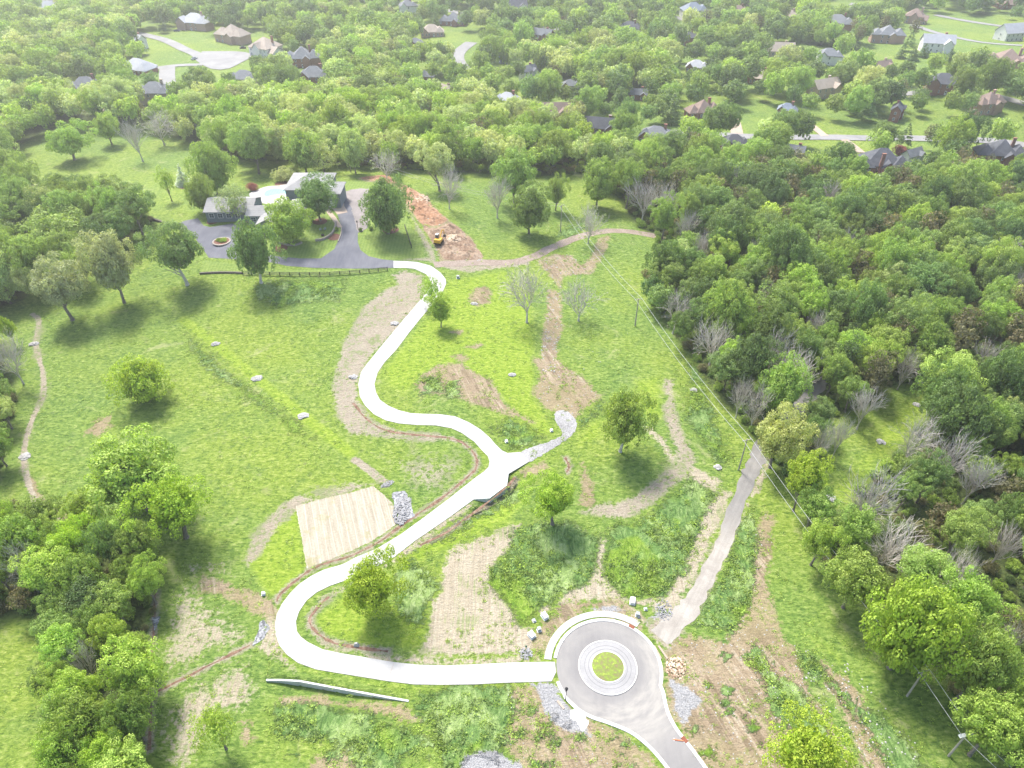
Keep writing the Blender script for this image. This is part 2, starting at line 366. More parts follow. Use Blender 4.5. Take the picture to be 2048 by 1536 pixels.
def kerb(name, c, w, h, mat, parent=None, **k):
    """a raised band along a line in metres"""
    vs = []; fs = []
    for i, p in enumerate(c):
        a = c[max(0, i-1)]; b = c[min(len(c)-1, i+1)]; d = (b-a).normalized(); nn = Vector((-d.y, d.x))*w/2
        z = float(hf(p.x, p.y)); l = p+nn; r = p-nn; o = (nn.normalized())*.03
        vs += [(l.x, l.y, z-.1), ((l-o).x, (l-o).y, z+h), ((r+o).x, (r+o).y, z+h), (r.x, r.y, z-.1)]
    for i in range(len(c)-1):
        a, b = 4*i, 4*i+4; fs += [(a, a+1, b+1, b), (a+1, a+2, b+2, b+1), (a+2, a+3, b+3, b+2)]
    fs += [(3, 2, 1, 0), (len(vs)-4, len(vs)-3, len(vs)-2, len(vs)-1)]
    mb = MB().add(vs, fs); return mb.build(name, mat, parent, **k)

# ---------------------------------------------------------------- retaining walls shape the ground in front of them
WALLS = [[(532, 1362, .02), (560, 1362, .5), (598, 1364, 1.35), (700, 1383, 1.1), (817, 1404, .05)],
         [(946, 999, .05), (979, 997, 1.5), (1014, 971, 2.0), (1017, 948, .5)]]
WW = [[(W(a, b).x, W(a, b).y, c) for a, b, c in w] for w in WALLS]
def ground_mod(x, y):
    dz = np.zeros_like(x)
    for w in WW:
        for i in range(len(w)-1):
            ax, ay, ah = w[i]; bx, by, bh = w[i+1]; vx, vy = bx-ax, by-ay; L = math.hypot(vx, vy)
            s = ((x-ax)*vx+(y-ay)*vy)/(L*L); sc = np.clip(s, 0, 1)
            side = ((x-ax)*vy-(y-ay)*vx)/L                       # > 0 to the right of the direction: in front
            d = np.hypot(x-ax-sc*vx, y-ay-sc*vy); h = ah+(bh-ah)*sc
            m = (side > -.3) & ((s > -.0) & (s < 1.0) | (d < 6)) & (d < 9)
            dz = np.where(m, np.minimum(dz, -h*np.clip(1-(d-.5)/8.0, 0, 1)**1.5), dz)
    return dz

# ---------------------------------------------------------------- the ground: one sheet with its patches
def axis(lo, hi, step, far, g):
    a = list(np.arange(lo, hi, step)); s = step; x = a[-1]
    while x < far[1]: s *= g; x += s; a.append(x)
    s = step; x = a[0]; b = []
    while x > far[0]: s *= g; x -= s; b.append(x)
    return np.array(b[::-1]+a)
AX = axis(-150, 140, .42, (-3500, 3500), 1.05); AY = axis(44, 285, .42, (-600, 6000), 1.028)
GX, GY = np.meshgrid(AX, AY); GZ = hf(GX, GY)+ground_mod(GX, GY)
NXg, NYg = len(AX), len(AY)
LAY = {k: np.zeros(GX.shape, np.float32) for k in ('soil', 'straw', 'lime', 'lush', 'gravel', 'lawn', 'litter', 'tan')}
def window(xs, ys, pad):
    i0, i1 = np.searchsorted(AX, [min(xs)-pad, max(xs)+pad]); j0, j1 = np.searchsorted(AY, [min(ys)-pad, max(ys)+pad])
    return slice(j0, j1), slice(i0, i1)
def paint(layer, px, feather=1.2, k=1.0, erase=()):
    p = [W(a, b) for a, b in px]; sl = window([q.x for q in p], [q.y for q in p], feather*2+1)
    x, y = GX[sl], GY[sl]
    if not x.size: return
    d = segdist(x, y, p, True); d = np.where(inpoly(x, y, p), d, -d); feather *= 1.9 if layer in ('soil', 'lush', 'tan', 'straw') else 1.2
    v = np.clip(.5+d/(2*feather), 0, 1)*k
    LAY[layer][sl] = np.maximum(LAY[layer][sl], v)
    for e in erase: LAY[e][sl] *= (1-np.clip(v, 0, 1))
def stroke(layer, px, width, feather=.8, k=1.0):
    p = [Vector((q[0], q[1])) for q in catmull([W(a, b) for a, b in px], 4)]; sl = window([q.x for q in p], [q.y for q in p], width+feather*2)
    x, y = GX[sl], GY[sl]
    if not x.size: return
    d = width/2-segdist(x, y, p); LAY[layer][sl] = np.maximum(LAY[layer][sl], np.clip(.5+d/(2*feather), 0, 1)*k)
# young bright grass
paint('lime', [(893, 562), (1010, 540), (1060, 580), (1070, 700), (1075, 800), (1100, 840), (1110, 865), (1080, 872), (960, 815), (850, 792), (780, 772), (768, 740), (818, 672), (868, 620)], 3, .95)
paint('lime', [(490, 1115), (560, 1025), (590, 1015), (612, 1138), (580, 1182), (535, 1197), (515, 1160)], 2, 1)
paint('lime', [(625, 1235), (690, 1185), (860, 1215), (850, 1300), (720, 1297), (640, 1270)], 2, .8)
paint('lime', [(1265, 760), (1320, 750), (1335, 830), (1300, 850), (1260, 810)], 3, .8)
paint('lime', [(1000, 960), (1200, 880), (1210, 830), (1170, 850), (1150, 900), (1060, 935)], 3, .8)
paint('lime', [(800, 1105), (1000, 985), (1060, 1000), (1020, 1050), (880, 1110), (800, 1150), (770, 1160)], 3, .8)
paint('lime', [(1700, 1010), (1850, 840), (1870, 780), (1830, 770), (1740, 880), (1640, 990)], 4, .7)
paint('lime', [(1600, 1240), (1680, 1280), (1760, 1370), (1900, 1536), (1800, 1536), (1700, 1380), (1600, 1290)], 3, .5)
paint('lime', [(520, 1300), (600, 1345), (800, 1385), (1000, 1380), (1000, 1366), (850, 1372), (600, 1330), (548, 1250)], 1.5, .7)
paint('lime', [(1190, 560), (1290, 480), (1330, 560), (1240, 700), (1160, 700)], 4, .35)
stroke('lime', [(365, 638), (430, 688), (514, 757), (607, 832), (700, 905)], 3.2, 1.5, .9)
# mown lawn round the house
paint('lawn', [(551, 513), (601, 517), (642, 517), (669, 498), (683, 468), (683, 452), (665, 425), (650, 420), (620, 440), (560, 440), (520, 425), (490, 450), (500, 480), (520, 505)], .8, 1)
paint('lawn', [(716, 466), (716, 484), (721, 500), (737, 513), (765, 519), (850, 517), (845, 490), (815, 440), (800, 400), (740, 440)], .8, 1)
paint('lawn', [(405, 520), (560, 540), (770, 540), (775, 546), (560, 548), (400, 545)], .8, 1)
paint('lawn', [(690, 362), (745, 360), (745, 376), (690, 382)], .8, 1)
# soil
SOIL = [[(791, 366), (815, 372), (854, 396), (876, 424), (903, 443), (944, 478), (971, 522), (881, 522), (870, 495), (843, 451), (815, 415), (804, 388)],
 [(712, 356), (770, 350), (800, 364), (788, 371), (740, 364)],
 [(1075, 522), (1108, 508), (1144, 511), (1163, 528), (1185, 511), (1198, 476), (1220, 470), (1215, 495), (1184, 547), (1124, 552), (1122, 582), (1108, 561), (1089, 539)],
 [(1095, 580), (1121, 582), (1126, 640), (1116, 700), (1110, 745), (1085, 742), (1082, 700), (1091, 640)],
 [(1067, 715), (1116, 717), (1142, 741), (1181, 767), (1199, 793), (1173, 816), (1150, 838), (1116, 830), (1088, 812), (1067, 788), (1082, 750)],
 [(826, 772), (845, 748), (876, 730), (923, 727), (957, 751), (978, 756), (1004, 798), (1041, 829), (1067, 845), (1015, 829), (965, 813), (916, 795), (886, 792), (845, 784)],
 [(1165, 925), (1185, 966), (1192, 1012), (1180, 1020), (1160, 1015)],
 [(935, 603), (950, 576), (972, 571), (984, 583), (978, 606), (955, 612)],
 [(925, 695), (955, 687), (968, 691), (950, 698)], [(905, 712), (925, 706), (935, 716), (920, 722)], [(900, 665), (925, 660), (920, 668)],
 [(404, 1152), (450, 1165), (500, 1183), (549, 1203), (552, 1235), (502, 1224), (450, 1192), (404, 1184)],
 [(1010, 1375), (1090, 1368), (1120, 1400), (1200, 1450), (1250, 1470), (1300, 1510), (1330, 1560), (1050, 1560), (1000, 1480), (1022, 1430)],
 [(560, 1390), (640, 1388), (800, 1410), (842, 1440), (790, 1440), (700, 1412), (560, 1404)],
 [(630, 1512), (700, 1508), (745, 1540), (600, 1560)],
 [(1520, 1026), (1546, 1033), (1546, 1098), (1534, 1157), (1545, 1213), (1562, 1270), (1591, 1298), (1608, 1335), (1619, 1384), (1676, 1469), (1720, 1560), (1400, 1560), (1364, 1463), (1335, 1412), (1333, 1355), (1328, 1298), (1344, 1270), (1392, 1272), (1449, 1282), (1477, 1242), (1503, 1208), (1505, 1100)],
 [(1640, 1320), (1700, 1360), (1740, 1420), (1800, 1536), (1830, 1580), (1740, 1580), (1690, 1430), (1650, 1370)],
 [(480, 1440), (500, 1445), (505, 1480), (490, 1490)], [(185, 840), (220, 832), (225, 850), (195, 872), (170, 870)],
 [(1040, 940), (1090, 925), (1095, 945), (1050, 952)], [(1085, 1240), (1125, 1205), (1240, 1200), (1265, 1215), (1290, 1240), (1280, 1260), (1180, 1215), (1110, 1260), (1085, 1300), (1070, 1320), (1065, 1290)]]
for s in SOIL: paint('soil', s, 1.2, 1.0, ('lime',))
# tan churned soil and worn paths
TAN = [[(1159, 1026), (1198, 1005), (1230, 1005), (1269, 989), (1304, 963), (1335, 937), (1356, 927), (1346, 885), (1330, 846), (1325, 812), (1335, 799), (1325, 773), (1330, 758), (1351, 758), (1346, 786), (1354, 828), (1369, 869), (1388, 906), (1393, 927), (1372, 955), (1335, 984), (1304, 1010), (1257, 1039), (1216, 1036)],
 [(672, 735), (686, 686), (728, 612), (770, 578), (845, 555), (852, 590), (800, 655), (740, 715), (715, 765), (718, 800), (745, 840), (800, 862), (880, 866), (905, 880), (860, 884), (800, 880), (740, 872), (700, 872), (672, 829), (663, 782)],
 [(780, 548), (812, 540), (850, 552), (800, 575)],
 [(855, 522), (1000, 520), (1060, 520), (1060, 530), (940, 545), (900, 540)],
 [(815, 420), (850, 470), (868, 500), (872, 523), (800, 519), (860, 515), (845, 485)],
 [(640, 1000), (700, 965), (750, 968), (700, 985), (610, 1008), (560, 1050), (520, 1110), (495, 1135), (490, 1120), (505, 1070), (560, 1010), (600, 985)]]
for s in TAN+[[(1285, 1245), (1325, 1232), (1372, 1262), (1335, 1305), (1312, 1290)], [(1385, 1165), (1440, 1060), (1465, 1010), (1480, 1030), (1450, 1110), (1415, 1190)]]: paint('tan', s, 1.2, .92)
paint('tan', [(735, 905), (860, 900), (930, 900), (950, 930), (900, 985), (850, 1015), (800, 975)], 3, .56)
paint('tan', [(620, 975), (720, 950), (770, 975), (740, 990), (600, 1010)], 2, .62)
stroke('tan', [(710, 920), (745, 945), (772, 968)], 2.0)
PATH = [(64, 628), (78, 642), (72, 690), (84, 740), (86, 790), (62, 845), (48, 905), (54, 955), (74, 1008), (108, 1040), (150, 1052)]
stroke('tan', PATH, 1.3, .5); stroke('tan', PATH, 5.5, 2.5, .45); stroke('soil', [(60, 960), (80, 1008), (110, 1030), (140, 1040)], 2.2, 1)
paint('tan', [(190, 200), (215, 215), (210, 240), (190, 240)], 1)
DITCH = []
for d in ([(706, 806), (738, 842), (780, 863), (858, 872), (910, 879), (943, 900), (954, 926), (941, 949), (878, 1000), (817, 1041), (759, 1083), (700, 1112), (650, 1127), (616, 1143), (562, 1187), (554, 1203)],
          [(658, 1193), (625, 1227), (622, 1251), (653, 1279), (697, 1292), (776, 1303)], [(500, 1290), (430, 1325), (312, 1385)],
          [(312, 1160), (308, 1250), (303, 1370), (299, 1500)], [(1030, 955), (1000, 985), (900, 1060), (840, 1090)], [(1130, 915), (1138, 930), (1134, 945)]):
    DITCH.append(d); stroke('soil', d, 1.2, .5, .8); stroke('tan', d, 2.6, 1.2, .66)
# straw
STRAW = [[(1042, 1047), (1021, 1098), (982, 1140), (982, 1166), (1024, 1218), (1040, 1250), (1060, 1252), (1075, 1300), (1043, 1310), (900, 1313), (842, 1303), (856, 1261), (859, 1201), (880, 1180), (883, 1140), (899, 1096), (982, 1067)],
 [(1114, 1203), (1134, 1180), (1173, 1167), (1187, 1136), (1198, 1073), (1219, 1083), (1206, 1127), (1222, 1166), (1243, 1187), (1264, 1203), (1165, 1204), (1112, 1218)],
 [(1382, 929), (1442, 960), (1432, 989), (1368, 957)], [(1285, 850), (1302, 850), (1362, 920), (1348, 930)],
 [(1440, 985), (1464, 985), (1420, 1090), (1390, 1160), (1350, 1226), (1262, 1205), (1330, 1190), (1380, 1090), (1410, 1010)],
 [(1536, 900), (1545, 915), (1525, 965), (1500, 1010), (1470, 1085), (1430, 1165), (1400, 1225), (1370, 1255), (1400, 1215), (1440, 1140), (1490, 1010), (1515, 950)],
 [(800, 1106), (900, 1030), (950, 1001), (955, 1010), (900, 1045), (790, 1128), (700, 1170), (620, 1215), (612, 1250), (640, 1290), (740, 1320), (860, 1332), (1000, 1328), (1080, 1322), (1085, 1310), (900, 1318), (720, 1305), (640, 1275), (615, 1250), (640, 1195), (720, 1160)],
 [(590, 1340), (560, 1300), (550, 1230), (540, 1215), (515, 1300), (560, 1320)]]
for s in STRAW: paint('straw', s, 1.0, .9)
paint('straw', [(364, 1136), (380, 1110), (450, 1125), (495, 1155), (530, 1195), (450, 1160), (404, 1150), (404, 1184), (450, 1195), (510, 1240), (500, 1290), (420, 1322), (312, 1375), (318, 1280), (335, 1200)], 2, .56)
paint('straw', [(330, 1390), (430, 1345), (505, 1305), (515, 1360), (525, 1410), (430, 1455), (390, 1536), (315, 1560), (316, 1420)], 2, .60)
paint('straw', [(1116, 1083), (1128, 1080), (1136, 1140), (1126, 1142)], .6, .9)
paint('straw', [(1030, 1130), (1044, 1128), (1038, 1190), (1048, 1245), (1030, 1235), (1020, 1165), (1030, 1180)], .6, .9)
paint('straw', [(1075, 1220), (1100, 1205), (1110, 1215), (1085, 1238)], .6, .9)
# tall lush grass
LUSH = [[(1034, 1062), (1081, 1047), (1139, 1045), (1178, 1073), (1198, 1073), (1187, 1136), (1173, 1167), (1134, 1180), (1112, 1187), (1112, 1213), (1081, 1208), (1060, 1245), (1040, 1250), (1024, 1218), (982, 1166), (982, 1140), (1021, 1098)],
 [(1222, 1062), (1240, 1046), (1282, 1049), (1335, 1000), (1382, 955), (1430, 987), (1403, 1041), (1372, 1125), (1330, 1190), (1250, 1190), (1222, 1166), (1206, 1127), (1219, 1083)],
 [(1497, 1310), (1511, 1296), (1534, 1327), (1562, 1355), (1599, 1378), (1619, 1409), (1648, 1441), (1676, 1497), (1700, 1560), (1640, 1560), (1577, 1455), (1542, 1407), (1528, 1372)],
 [(1599, 1304), (1625, 1310), (1648, 1347), (1630, 1372), (1613, 1355)],
 [(1630, 1330), (1650, 1340), (1715, 1412), (1769, 1430), (1808, 1474), (1860, 1560), (1790, 1560), (1746, 1474), (1690, 1410)],
 [(1392, 1248), (1420, 1196), (1449, 1157), (1480, 1050), (1505, 1010), (1512, 1090), (1503, 1171), (1494, 1213), (1460, 1259)],
 [(549, 1417), (606, 1404), (723, 1417), (775, 1443), (840, 1474), (840, 1508), (801, 1514), (780, 1560), (705, 1560), (710, 1487), (640, 1478), (559, 1474)],
 [(840, 1395), (900, 1372), (1020, 1372), (1030, 1400), (1010, 1480), (1000, 1536), (950, 1500), (900, 1550), (880, 1480), (860, 1430)],
 [(795, 1130), (830, 1120), (882, 1175), (859, 1200), (850, 1250), (800, 1235)], [(845, 755), (880, 752), (885, 785), (850, 785)], [(890, 765), (915, 760), (918, 792), (890, 795)],
 [(975, 850), (1020, 830), (1095, 865), (1105, 880), (1060, 905), (1010, 905)], [(1090, 480), (1180, 420), (1220, 440), (1150, 475)],
 [(1145, 840), (1200, 800), (1215, 830), (1160, 860)], [(950, 1005), (1015, 965), (1080, 960), (1045, 1000), (940, 1060), (830, 1110), (800, 1115)],
 [(488, 1150), (515, 1150), (520, 1185), (500, 1180)], [(1370, 700), (1420, 760), (1440, 860), (1470, 920), (1440, 950), (1405, 900), (1365, 840)],
 [(500, 560), (700, 555), (680, 600), (560, 620), (500, 600)], [(360, 645), (420, 700), (500, 770), (640, 880), (600, 880), (480, 790), (380, 720)]]
for i, s in enumerate(LUSH): paint('lush', s, 1.5, 1.0 if i < 11 else .62)
for i in range(60):                                            # loose clumps on the bare ground
    a, b = [((1010, 1300), (1420, 1536)), ((1390, 1600), (1260, 1520)), ((540, 860), (1400, 1520))][i % 3]
    x, y = random.uniform(*a), random.uniform(*b); r = random.uniform(6, 16)
    paint('lush', [(x+r*math.cos(t)*random.uniform(.6, 1.3), y+r*.7*math.sin(t)*random.uniform(.6, 1.3)) for t in np.linspace(0, 5.6, 7)], .8, .95)
# grey gravel
paint('gravel', [(1340, 1358), (1375, 1375), (1402, 1395), (1385, 1430), (1368, 1452), (1350, 1420)], 1, 1)
paint('gravel', [(930, 1512), (990, 1495), (1040, 1530), (1050, 1560), (915, 1560)], 1, 1)
paint('gravel', [(1060, 1366), (1110, 1368), (1130, 1405), (1160, 1440), (1180, 1470), (1130, 1460), (1090, 1430), (1080, 1390)], 1, 1)
paint('gravel', [(1300, 1235), (1320, 1225), (1345, 1228), (1310, 1262), (1290, 1250)], .8, 1)
paint('gravel', [(1160, 1215), (1230, 1212), (1250, 1222), (1180, 1222)], .8, .8)
# worn soil by the wood, leaf litter under the woods
WOODS = {
 'right': [(1180, 372), (1240, 395), (1265, 440), (1300, 470), (1335, 500), (1290, 545), (1300, 600), (1340, 660), (1390, 720), (1430, 790), (1490, 850), (1530, 900), (1570, 960), (1640, 960), (1640, 860), (1740, 800), (1790, 770), (1860, 760), (1890, 800), (1850, 850), (1740, 960), (1700, 1010), (1610, 1040), (1640, 1130), (1720, 1210), (1830, 1290), (1900, 1370), (1970, 1460), (2030, 1560), (2400, 1700), (2400, 330), (1900, 335), (1700, 345), (1500, 318), (1240, 310)],
 'left low': [(-200, 1000), (40, 1010), (90, 1050), (180, 1020), (250, 1070), (310, 1100), (325, 1180), (300, 1300), (292, 1600), (60, 1700), (95, 1450), (130, 1420), (125, 1260), (60, 1235), (-200, 1235)],
 'left mid': [(-200, 375), (40, 385), (100, 410), (190, 395), (280, 412), (305, 440), (260, 480), (215, 520), (150, 560), (60, 590), (20, 610), (-200, 660)],
 'left edge': [(-200, 690), (8, 700), (30, 770), (20, 860), (5, 960), (-200, 985)],
 'ridge': [(-200, 215), (60, 205), (130, 190), (260, 205), (430, 205), (680, 195), (900, 200), (1050, 238), (1240, 262), (1260, 320), (1210, 345), (1080, 352), (900, 345), (760, 335), (640, 325), (480, 318), (300, 256), (230, 244), (120, 240), (40, 290), (5, 335), (-200, 340)],
 'upper left': [(-300, 15), (250, 20), (310, 60), (330, 80), (240, 105), (150, 150), (60, 190), (-300, 215)],
 'centre': [(640, 20), (780, 30), (830, 60), (840, 100), (870, 130), (900, 200), (680, 190), (650, 130), (680, 80)],
 'far grove': [(1050, 110), (1260, 85), (1340, 110), (1330, 180), (1180, 190), (1060, 130)]}
for k in ('right', 'left low', 'left mid', 'left edge', 'ridge'): paint('litter', WOODS[k], 3.5, 1)
LAY['litter'] *= np.clip(1-LAY['tan'], 0, 1)

def smooth_noise():
    me = bpy.data.meshes.new('ground'); v = np.stack([GX.ravel(), GY.ravel(), GZ.ravel()], 1)
    idx = np.arange(NXg*NYg).reshape(NYg, NXg); q = np.stack([idx[:-1, :-1], idx[:-1, 1:], idx[1:, 1:], idx[1:, :-1]], -1).reshape(-1, 4)
    me = npmesh('ground', v, q, [MAT['ground']]); me.polygons.foreach_set('use_smooth', np.ones(len(q), bool))
    for nm, ks in (('patch_a', ('soil', 'straw', 'lime', 'lush')), ('patch_b', ('gravel', 'lawn', 'litter', 'tan'))):
        at = me.attributes.new(nm, 'FLOAT_COLOR', 'POINT'); at.data.foreach_set('color', np.stack([LAY[k].ravel() for k in ks], 1).astype(np.float32).ravel())
    return link('ground', me, kind='structure')
ground = smooth_noise()

# ---------------------------------------------------------------- roads, drives and paths
S = dict(kind='structure')
# loop of the roundabout
RC = CEN; rz = proj((RC.x, RC.y, 0))[2]; K0 = 59.0/F*rz            # radius of the island's outer kerb
def circ(r, n=96, a0=0, a1=2*math.pi, full=True): return [Vector((RC.x+r*math.cos(a0+(a1-a0)*i/(n if full else n-1)), RC.y+r*math.sin(a0+(a1-a0)*i/(n if full else n-1)))) for i in range(n)]
RB = K0*1.74
def w2(px): return [Vector((p.x, p.y)) for p in WL(px)]
redge = w2([(1323, 1383), (1332, 1421), (1348, 1453), (1366, 1477), (1385, 1501), (1410, 1536), (1440, 1580), (1475, 1630)])
ledge = w2([(1134, 1394), (1160, 1418), (1186, 1432), (1213, 1441), (1252, 1457), (1278, 1474), (1306, 1500), (1335, 1536), (1370, 1585), (1405, 1635)])
def angle(p): return math.atan2(p.y-RC.y, p.x-RC.x)
a_r = angle(redge[0]); a_l = angle(ledge[0])
arc = circ(RB, 80, a_r+.10, a_l+2*math.pi-.08, False)
rl = catmull(redge, 5); ll = catmull(ledge, 5)
sheet_from_outline('road', rl[::-1]+arc+ll, .035, MAT['asphalt_dusty'], step=2, **S)
rim = rl[::-1]+arc+ll
# kerb with an opening where the drive enters
opn = w2([(1108, 1316), (1108, 1366)]); ao = sorted([angle(opn[0]) % (2*math.pi), angle(opn[1]) % (2*math.pi)])
k1 = catmull(redge, 5)[::-1]+circ(RB, 60, a_r+.10, ao[0], False); k2 = circ(RB, 10, ao[1], a_l+2*math.pi-.08, False)+ll
kerb('kerb', [p+(p-RC.xy).normalized()*.3 for p in k1], .62, .14, MAT['kerb'], **S)
kerb('kerb', [p+(p-RC.xy).normalized()*.3 for p in k2], .62, .14, MAT['kerb'], **S)
# curved pavement
pv = circ(K0*2.17, 60, R(52), R(172), False); pi = circ(K0*1.92, 60, R(52), R(172), False)
sheet_from_outline('pavement', pv+pi[::-1], .08, MAT['concrete'], skirt=.15, **S)
isl = empty('roundabout_island', (RC.x, RC.y, float(RC.z)), label='round planted island ringed by grey paving in the middle of the turning circle', cat='traffic island')
def ring(name, r0, r1, z0, z1, mat, parent, n=96):
    v = []; f = []
    for i in range(n):
        c, s = math.cos(2*math.pi*i/n), math.sin(2*math.pi*i/n); v += [(r0*c, r0*s, -.05), (r0*c, r0*s, z0), (r1*c, r1*s, z1), (r1*c, r1*s, -.05)]
    for i in range(n):
        a, b = 4*i, 4*((i+1) % n); f += [(a+1, a, b, b+1), (a+2, a+1, b+1, b+2), (a+3, a+2, b+2, b+3)]
    return MB().add(v, f).build(name, mat, parent)
ring('outer_kerb', K0*.955, K0, .17, .15, MAT['kerb'], isl)
ring('paved_ring', K0*.79, K0*.94, .16, .14, MAT['paver'], isl); ring('joint', K0*.775, K0*.79, .158, .158, MAT['paver_joint'], isl); ring('joint', K0*.94, K0*.955, .138, .138, MAT['paver_joint'], isl)
ring('paved_ring', K0*.66, K0*.775, .18, .16, MAT['paver'], isl); ring('joint', K0*.645, K0*.66, .175, .175, MAT['paver_joint'], isl)
ring('paved_ring', K0*.575, K0*.645, .20, .18, MAT['paver'], isl)
ring('inner_kerb', K0*.54, K0*.575, .27, .26, MAT['kerb'], isl)
t = NT('island_planting'); p = t.pos(); a = t.noise(p, 1.6, 4, .7); t.bump(a, .6, .2)
pm = t.fin(t.ramp(a, [(.3, (.20, .15, .09)), (.45, (.16, .17, .06)), (.58, (.17, .24, .04)), (.72, (.34, .36, .08))]), .95)
v = [(0, 0, .45)]; f = []
for j in range(1, 9):
    for i in range(40): rr = K0*.545*j/8; v.append((rr*math.cos(i*math.pi/20), rr*math.sin(i*math.pi/20), .45-.22*(j/8)**2+random.uniform(-.05, .05)))
for i in range(40): f.append((0, 1+i, 1+(i+1) % 40))
for j in range(7):
    for i in range(40): a = 1+40*j; f.append((a+i, a+40+i, a+40+(i+1) % 40, a+(i+1) % 40))
MB().add(v, f).build('planting', pm, isl, smooth=True)
# concrete drive
UP = [(787, 522), (815, 522.5), (835, 524.5), (862, 532), (881, 545.5), (891, 558), (892.5, 567), (885, 585), (868, 606), (842, 636), (818, 666), (792.5, 700), (769, 725), (755, 746), (749, 768), (752, 785), (760, 800), (777, 812), (798, 821), (821, 826.5), (845, 828), (881, 829), (910, 833), (938, 845), (962, 860), (980, 876), (991, 889), (1004, 901.5), (1015, 906.5), (1040, 904.5), (1059, 923), (1017, 948), (1014, 970), (979, 996), (948.4, 998.5), (900, 1034), (830, 1082), (790.6, 1113), (772, 1123.5), (735, 1141), (691.7, 1161), (660.4, 1171.7), (634, 1184.7), (613.5, 1201), (598, 1223.8), (592, 1243), (594, 1262.8), (602, 1274), (616.7, 1285), (645, 1298.8), (684, 1307), (736.5, 1316), (788.5, 1324.8), (840.6, 1330), (892.7, 1331.3), (950, 1329), (1004, 1326), (1087.5, 1324)]
LO = [(1110, 1324), (1112, 1345), (1103, 1363), (1004, 1366), (950, 1369), (879.7, 1370), (827.6, 1369), (775.5, 1362.6), (723, 1354), (671, 1345.6), (632, 1339), (596, 1326), (575, 1310.5), (559, 1292), (552, 1271), (550, 1250), (553.6, 1229), (564, 1208), (580, 1187), (598, 1169), (621, 1153), (647, 1140), (686, 1128.7), (712.5, 1114.5), (751.5, 1098.7), (800, 1070), (842.7, 1039), (900, 996), (952, 954.5), (967.7, 943.7), (977, 934.6), (979, 923), (975.5, 912.5), (962.5, 899.5), (948.7, 883.8), (922.7, 865.6), (902, 856.5), (870.6, 851), (831.5, 850), (797.7, 847), (771.7, 841), (748, 829), (730, 811), (719.6, 793), (716.5, 769), (722, 744.5), (736.5, 725), (764, 691), (790, 660), (822, 622), (843, 598), (856, 582), (863, 572), (861, 562), (853, 549), (829, 538), (810, 536), (787, 536)]
dr = sheet('driveway', UP+LO, .09, MAT['concrete'], step=2, skirt=.25, **S)
# faint sawn joints across the drive: a sheet of thin strips
mb = MB()
cl = [((a[0]+b[0])/2, (a[1]+b[1])/2) for a, b in zip(UP[32:], LO[::-1][:0])]
pairs = [((892.7, 1331.3), (879.7, 1370)), ((840.6, 1330), (827.6, 1369)), ((788.5, 1324.8), (775.5, 1362.6)), ((736.5, 1316), (723, 1354)), ((684, 1307), (671, 1345.6)), ((645, 1298.8), (632, 1339)), ((1004, 1326), (1004, 1366)), ((950, 1329), (950, 1369)), ((1055, 1325), (1055, 1364.5)), ((602, 1274), (559, 1292)), ((592, 1243), (550, 1250)), ((691.7, 1161), (686, 1128.7)), ((735, 1141), (712.5, 1114.5)), ((772, 1123.5), (751.5, 1098.7)), ((830, 1082), (800, 1070)), ((865, 1058), (842.7, 1039)), ((900, 1034), (872, 1017)), ((948, 999), (925, 977)), ((792.5, 700), (764, 691)), ((769, 725), (736.5, 725)), ((755, 746), (722, 744.5)), ((752, 785), (719.6, 793)), ((777, 812), (748, 829)), ((821, 826.5), (797.7, 847)), ((881, 829), (870.6, 851)), ((938, 845), (922.7, 865.6)), ((818, 666), (790, 660)), ((1087.5, 1324), (1090, 1363.5)), ((916, 834.5), (902, 856.5)), ((962, 860), (948.7, 883.8)), ((1059, 923), (979, 923))]
for a, b in pairs:
    p, q = W(*a), W(*b); d = (q-p); n_ = 6; nn = Vector((-d.y, d.x)).normalized()*.03
    vs = []
    for i in range(n_+1):
        c = p+d*(.02+.96*i/n_); z = float(hf(c.x, c.y))+.096; vs += [(c.x+nn.x, c.y+nn.y, z), (c.x-nn.x, c.y-nn.y, z)]
    mb.add(vs, [(2*i, 2*i+1, 2*i+3, 2*i+2) for i in range(n_)])
mb.build('driveway_joints', MAT['patio'], dr)
# asphalt court and drive of the house
CT_ = [(352, 448.5), (372, 441), (395.7, 436.6), (406.6, 451), (420, 454.5), (464, 447), (475, 451), (488, 462), (498, 484), (520, 506), (551.5, 512.7), (600.8, 517), (641.8, 517), (669, 498), (682.8, 468), (683, 454), (674.6, 428), (687, 412), (685.5, 383), (737.5, 377.4), (742, 420), (734.7, 456.7), (715.6, 466), (715.6, 484), (721, 500.5), (737.5, 512.7), (764.8, 519), (787, 521.3), (787, 536), (710, 537.4), (628, 536), (573.4, 532), (546, 525.5), (464, 518), (417.6, 515.5), (404, 495), (387.5, 473), (368, 462)]
sheet('house_drive', CT_, .05, MAT['asphalt_grey'], step=2, **S)
t, c = asphalt('parking_chippings', (.15, .135, .13), (.25, .225, .215)); MAT['chip'] = t.fin(c, .9)
sheet('parking_strip', [(690, 384), (737, 379), (741, 420), (734, 455), (716, 464), (709, 440), (702, 415)], .062, MAT['chip'], smooth=3, jit=.3, **S)
sheet('garage_apron', [(658, 410), (686, 401), (695, 425), (674.6, 429)], .09, MAT['patio'], **S)
ribbon('footpath', [(648, 405), (655, 420), (668, 437), (680, 455)], 1.7, .07, MAT['patio'], **S)
ribbon('footpath', [(506, 430), (494, 441), (478, 449)], 2.6, .07, MAT['walk'], **S)
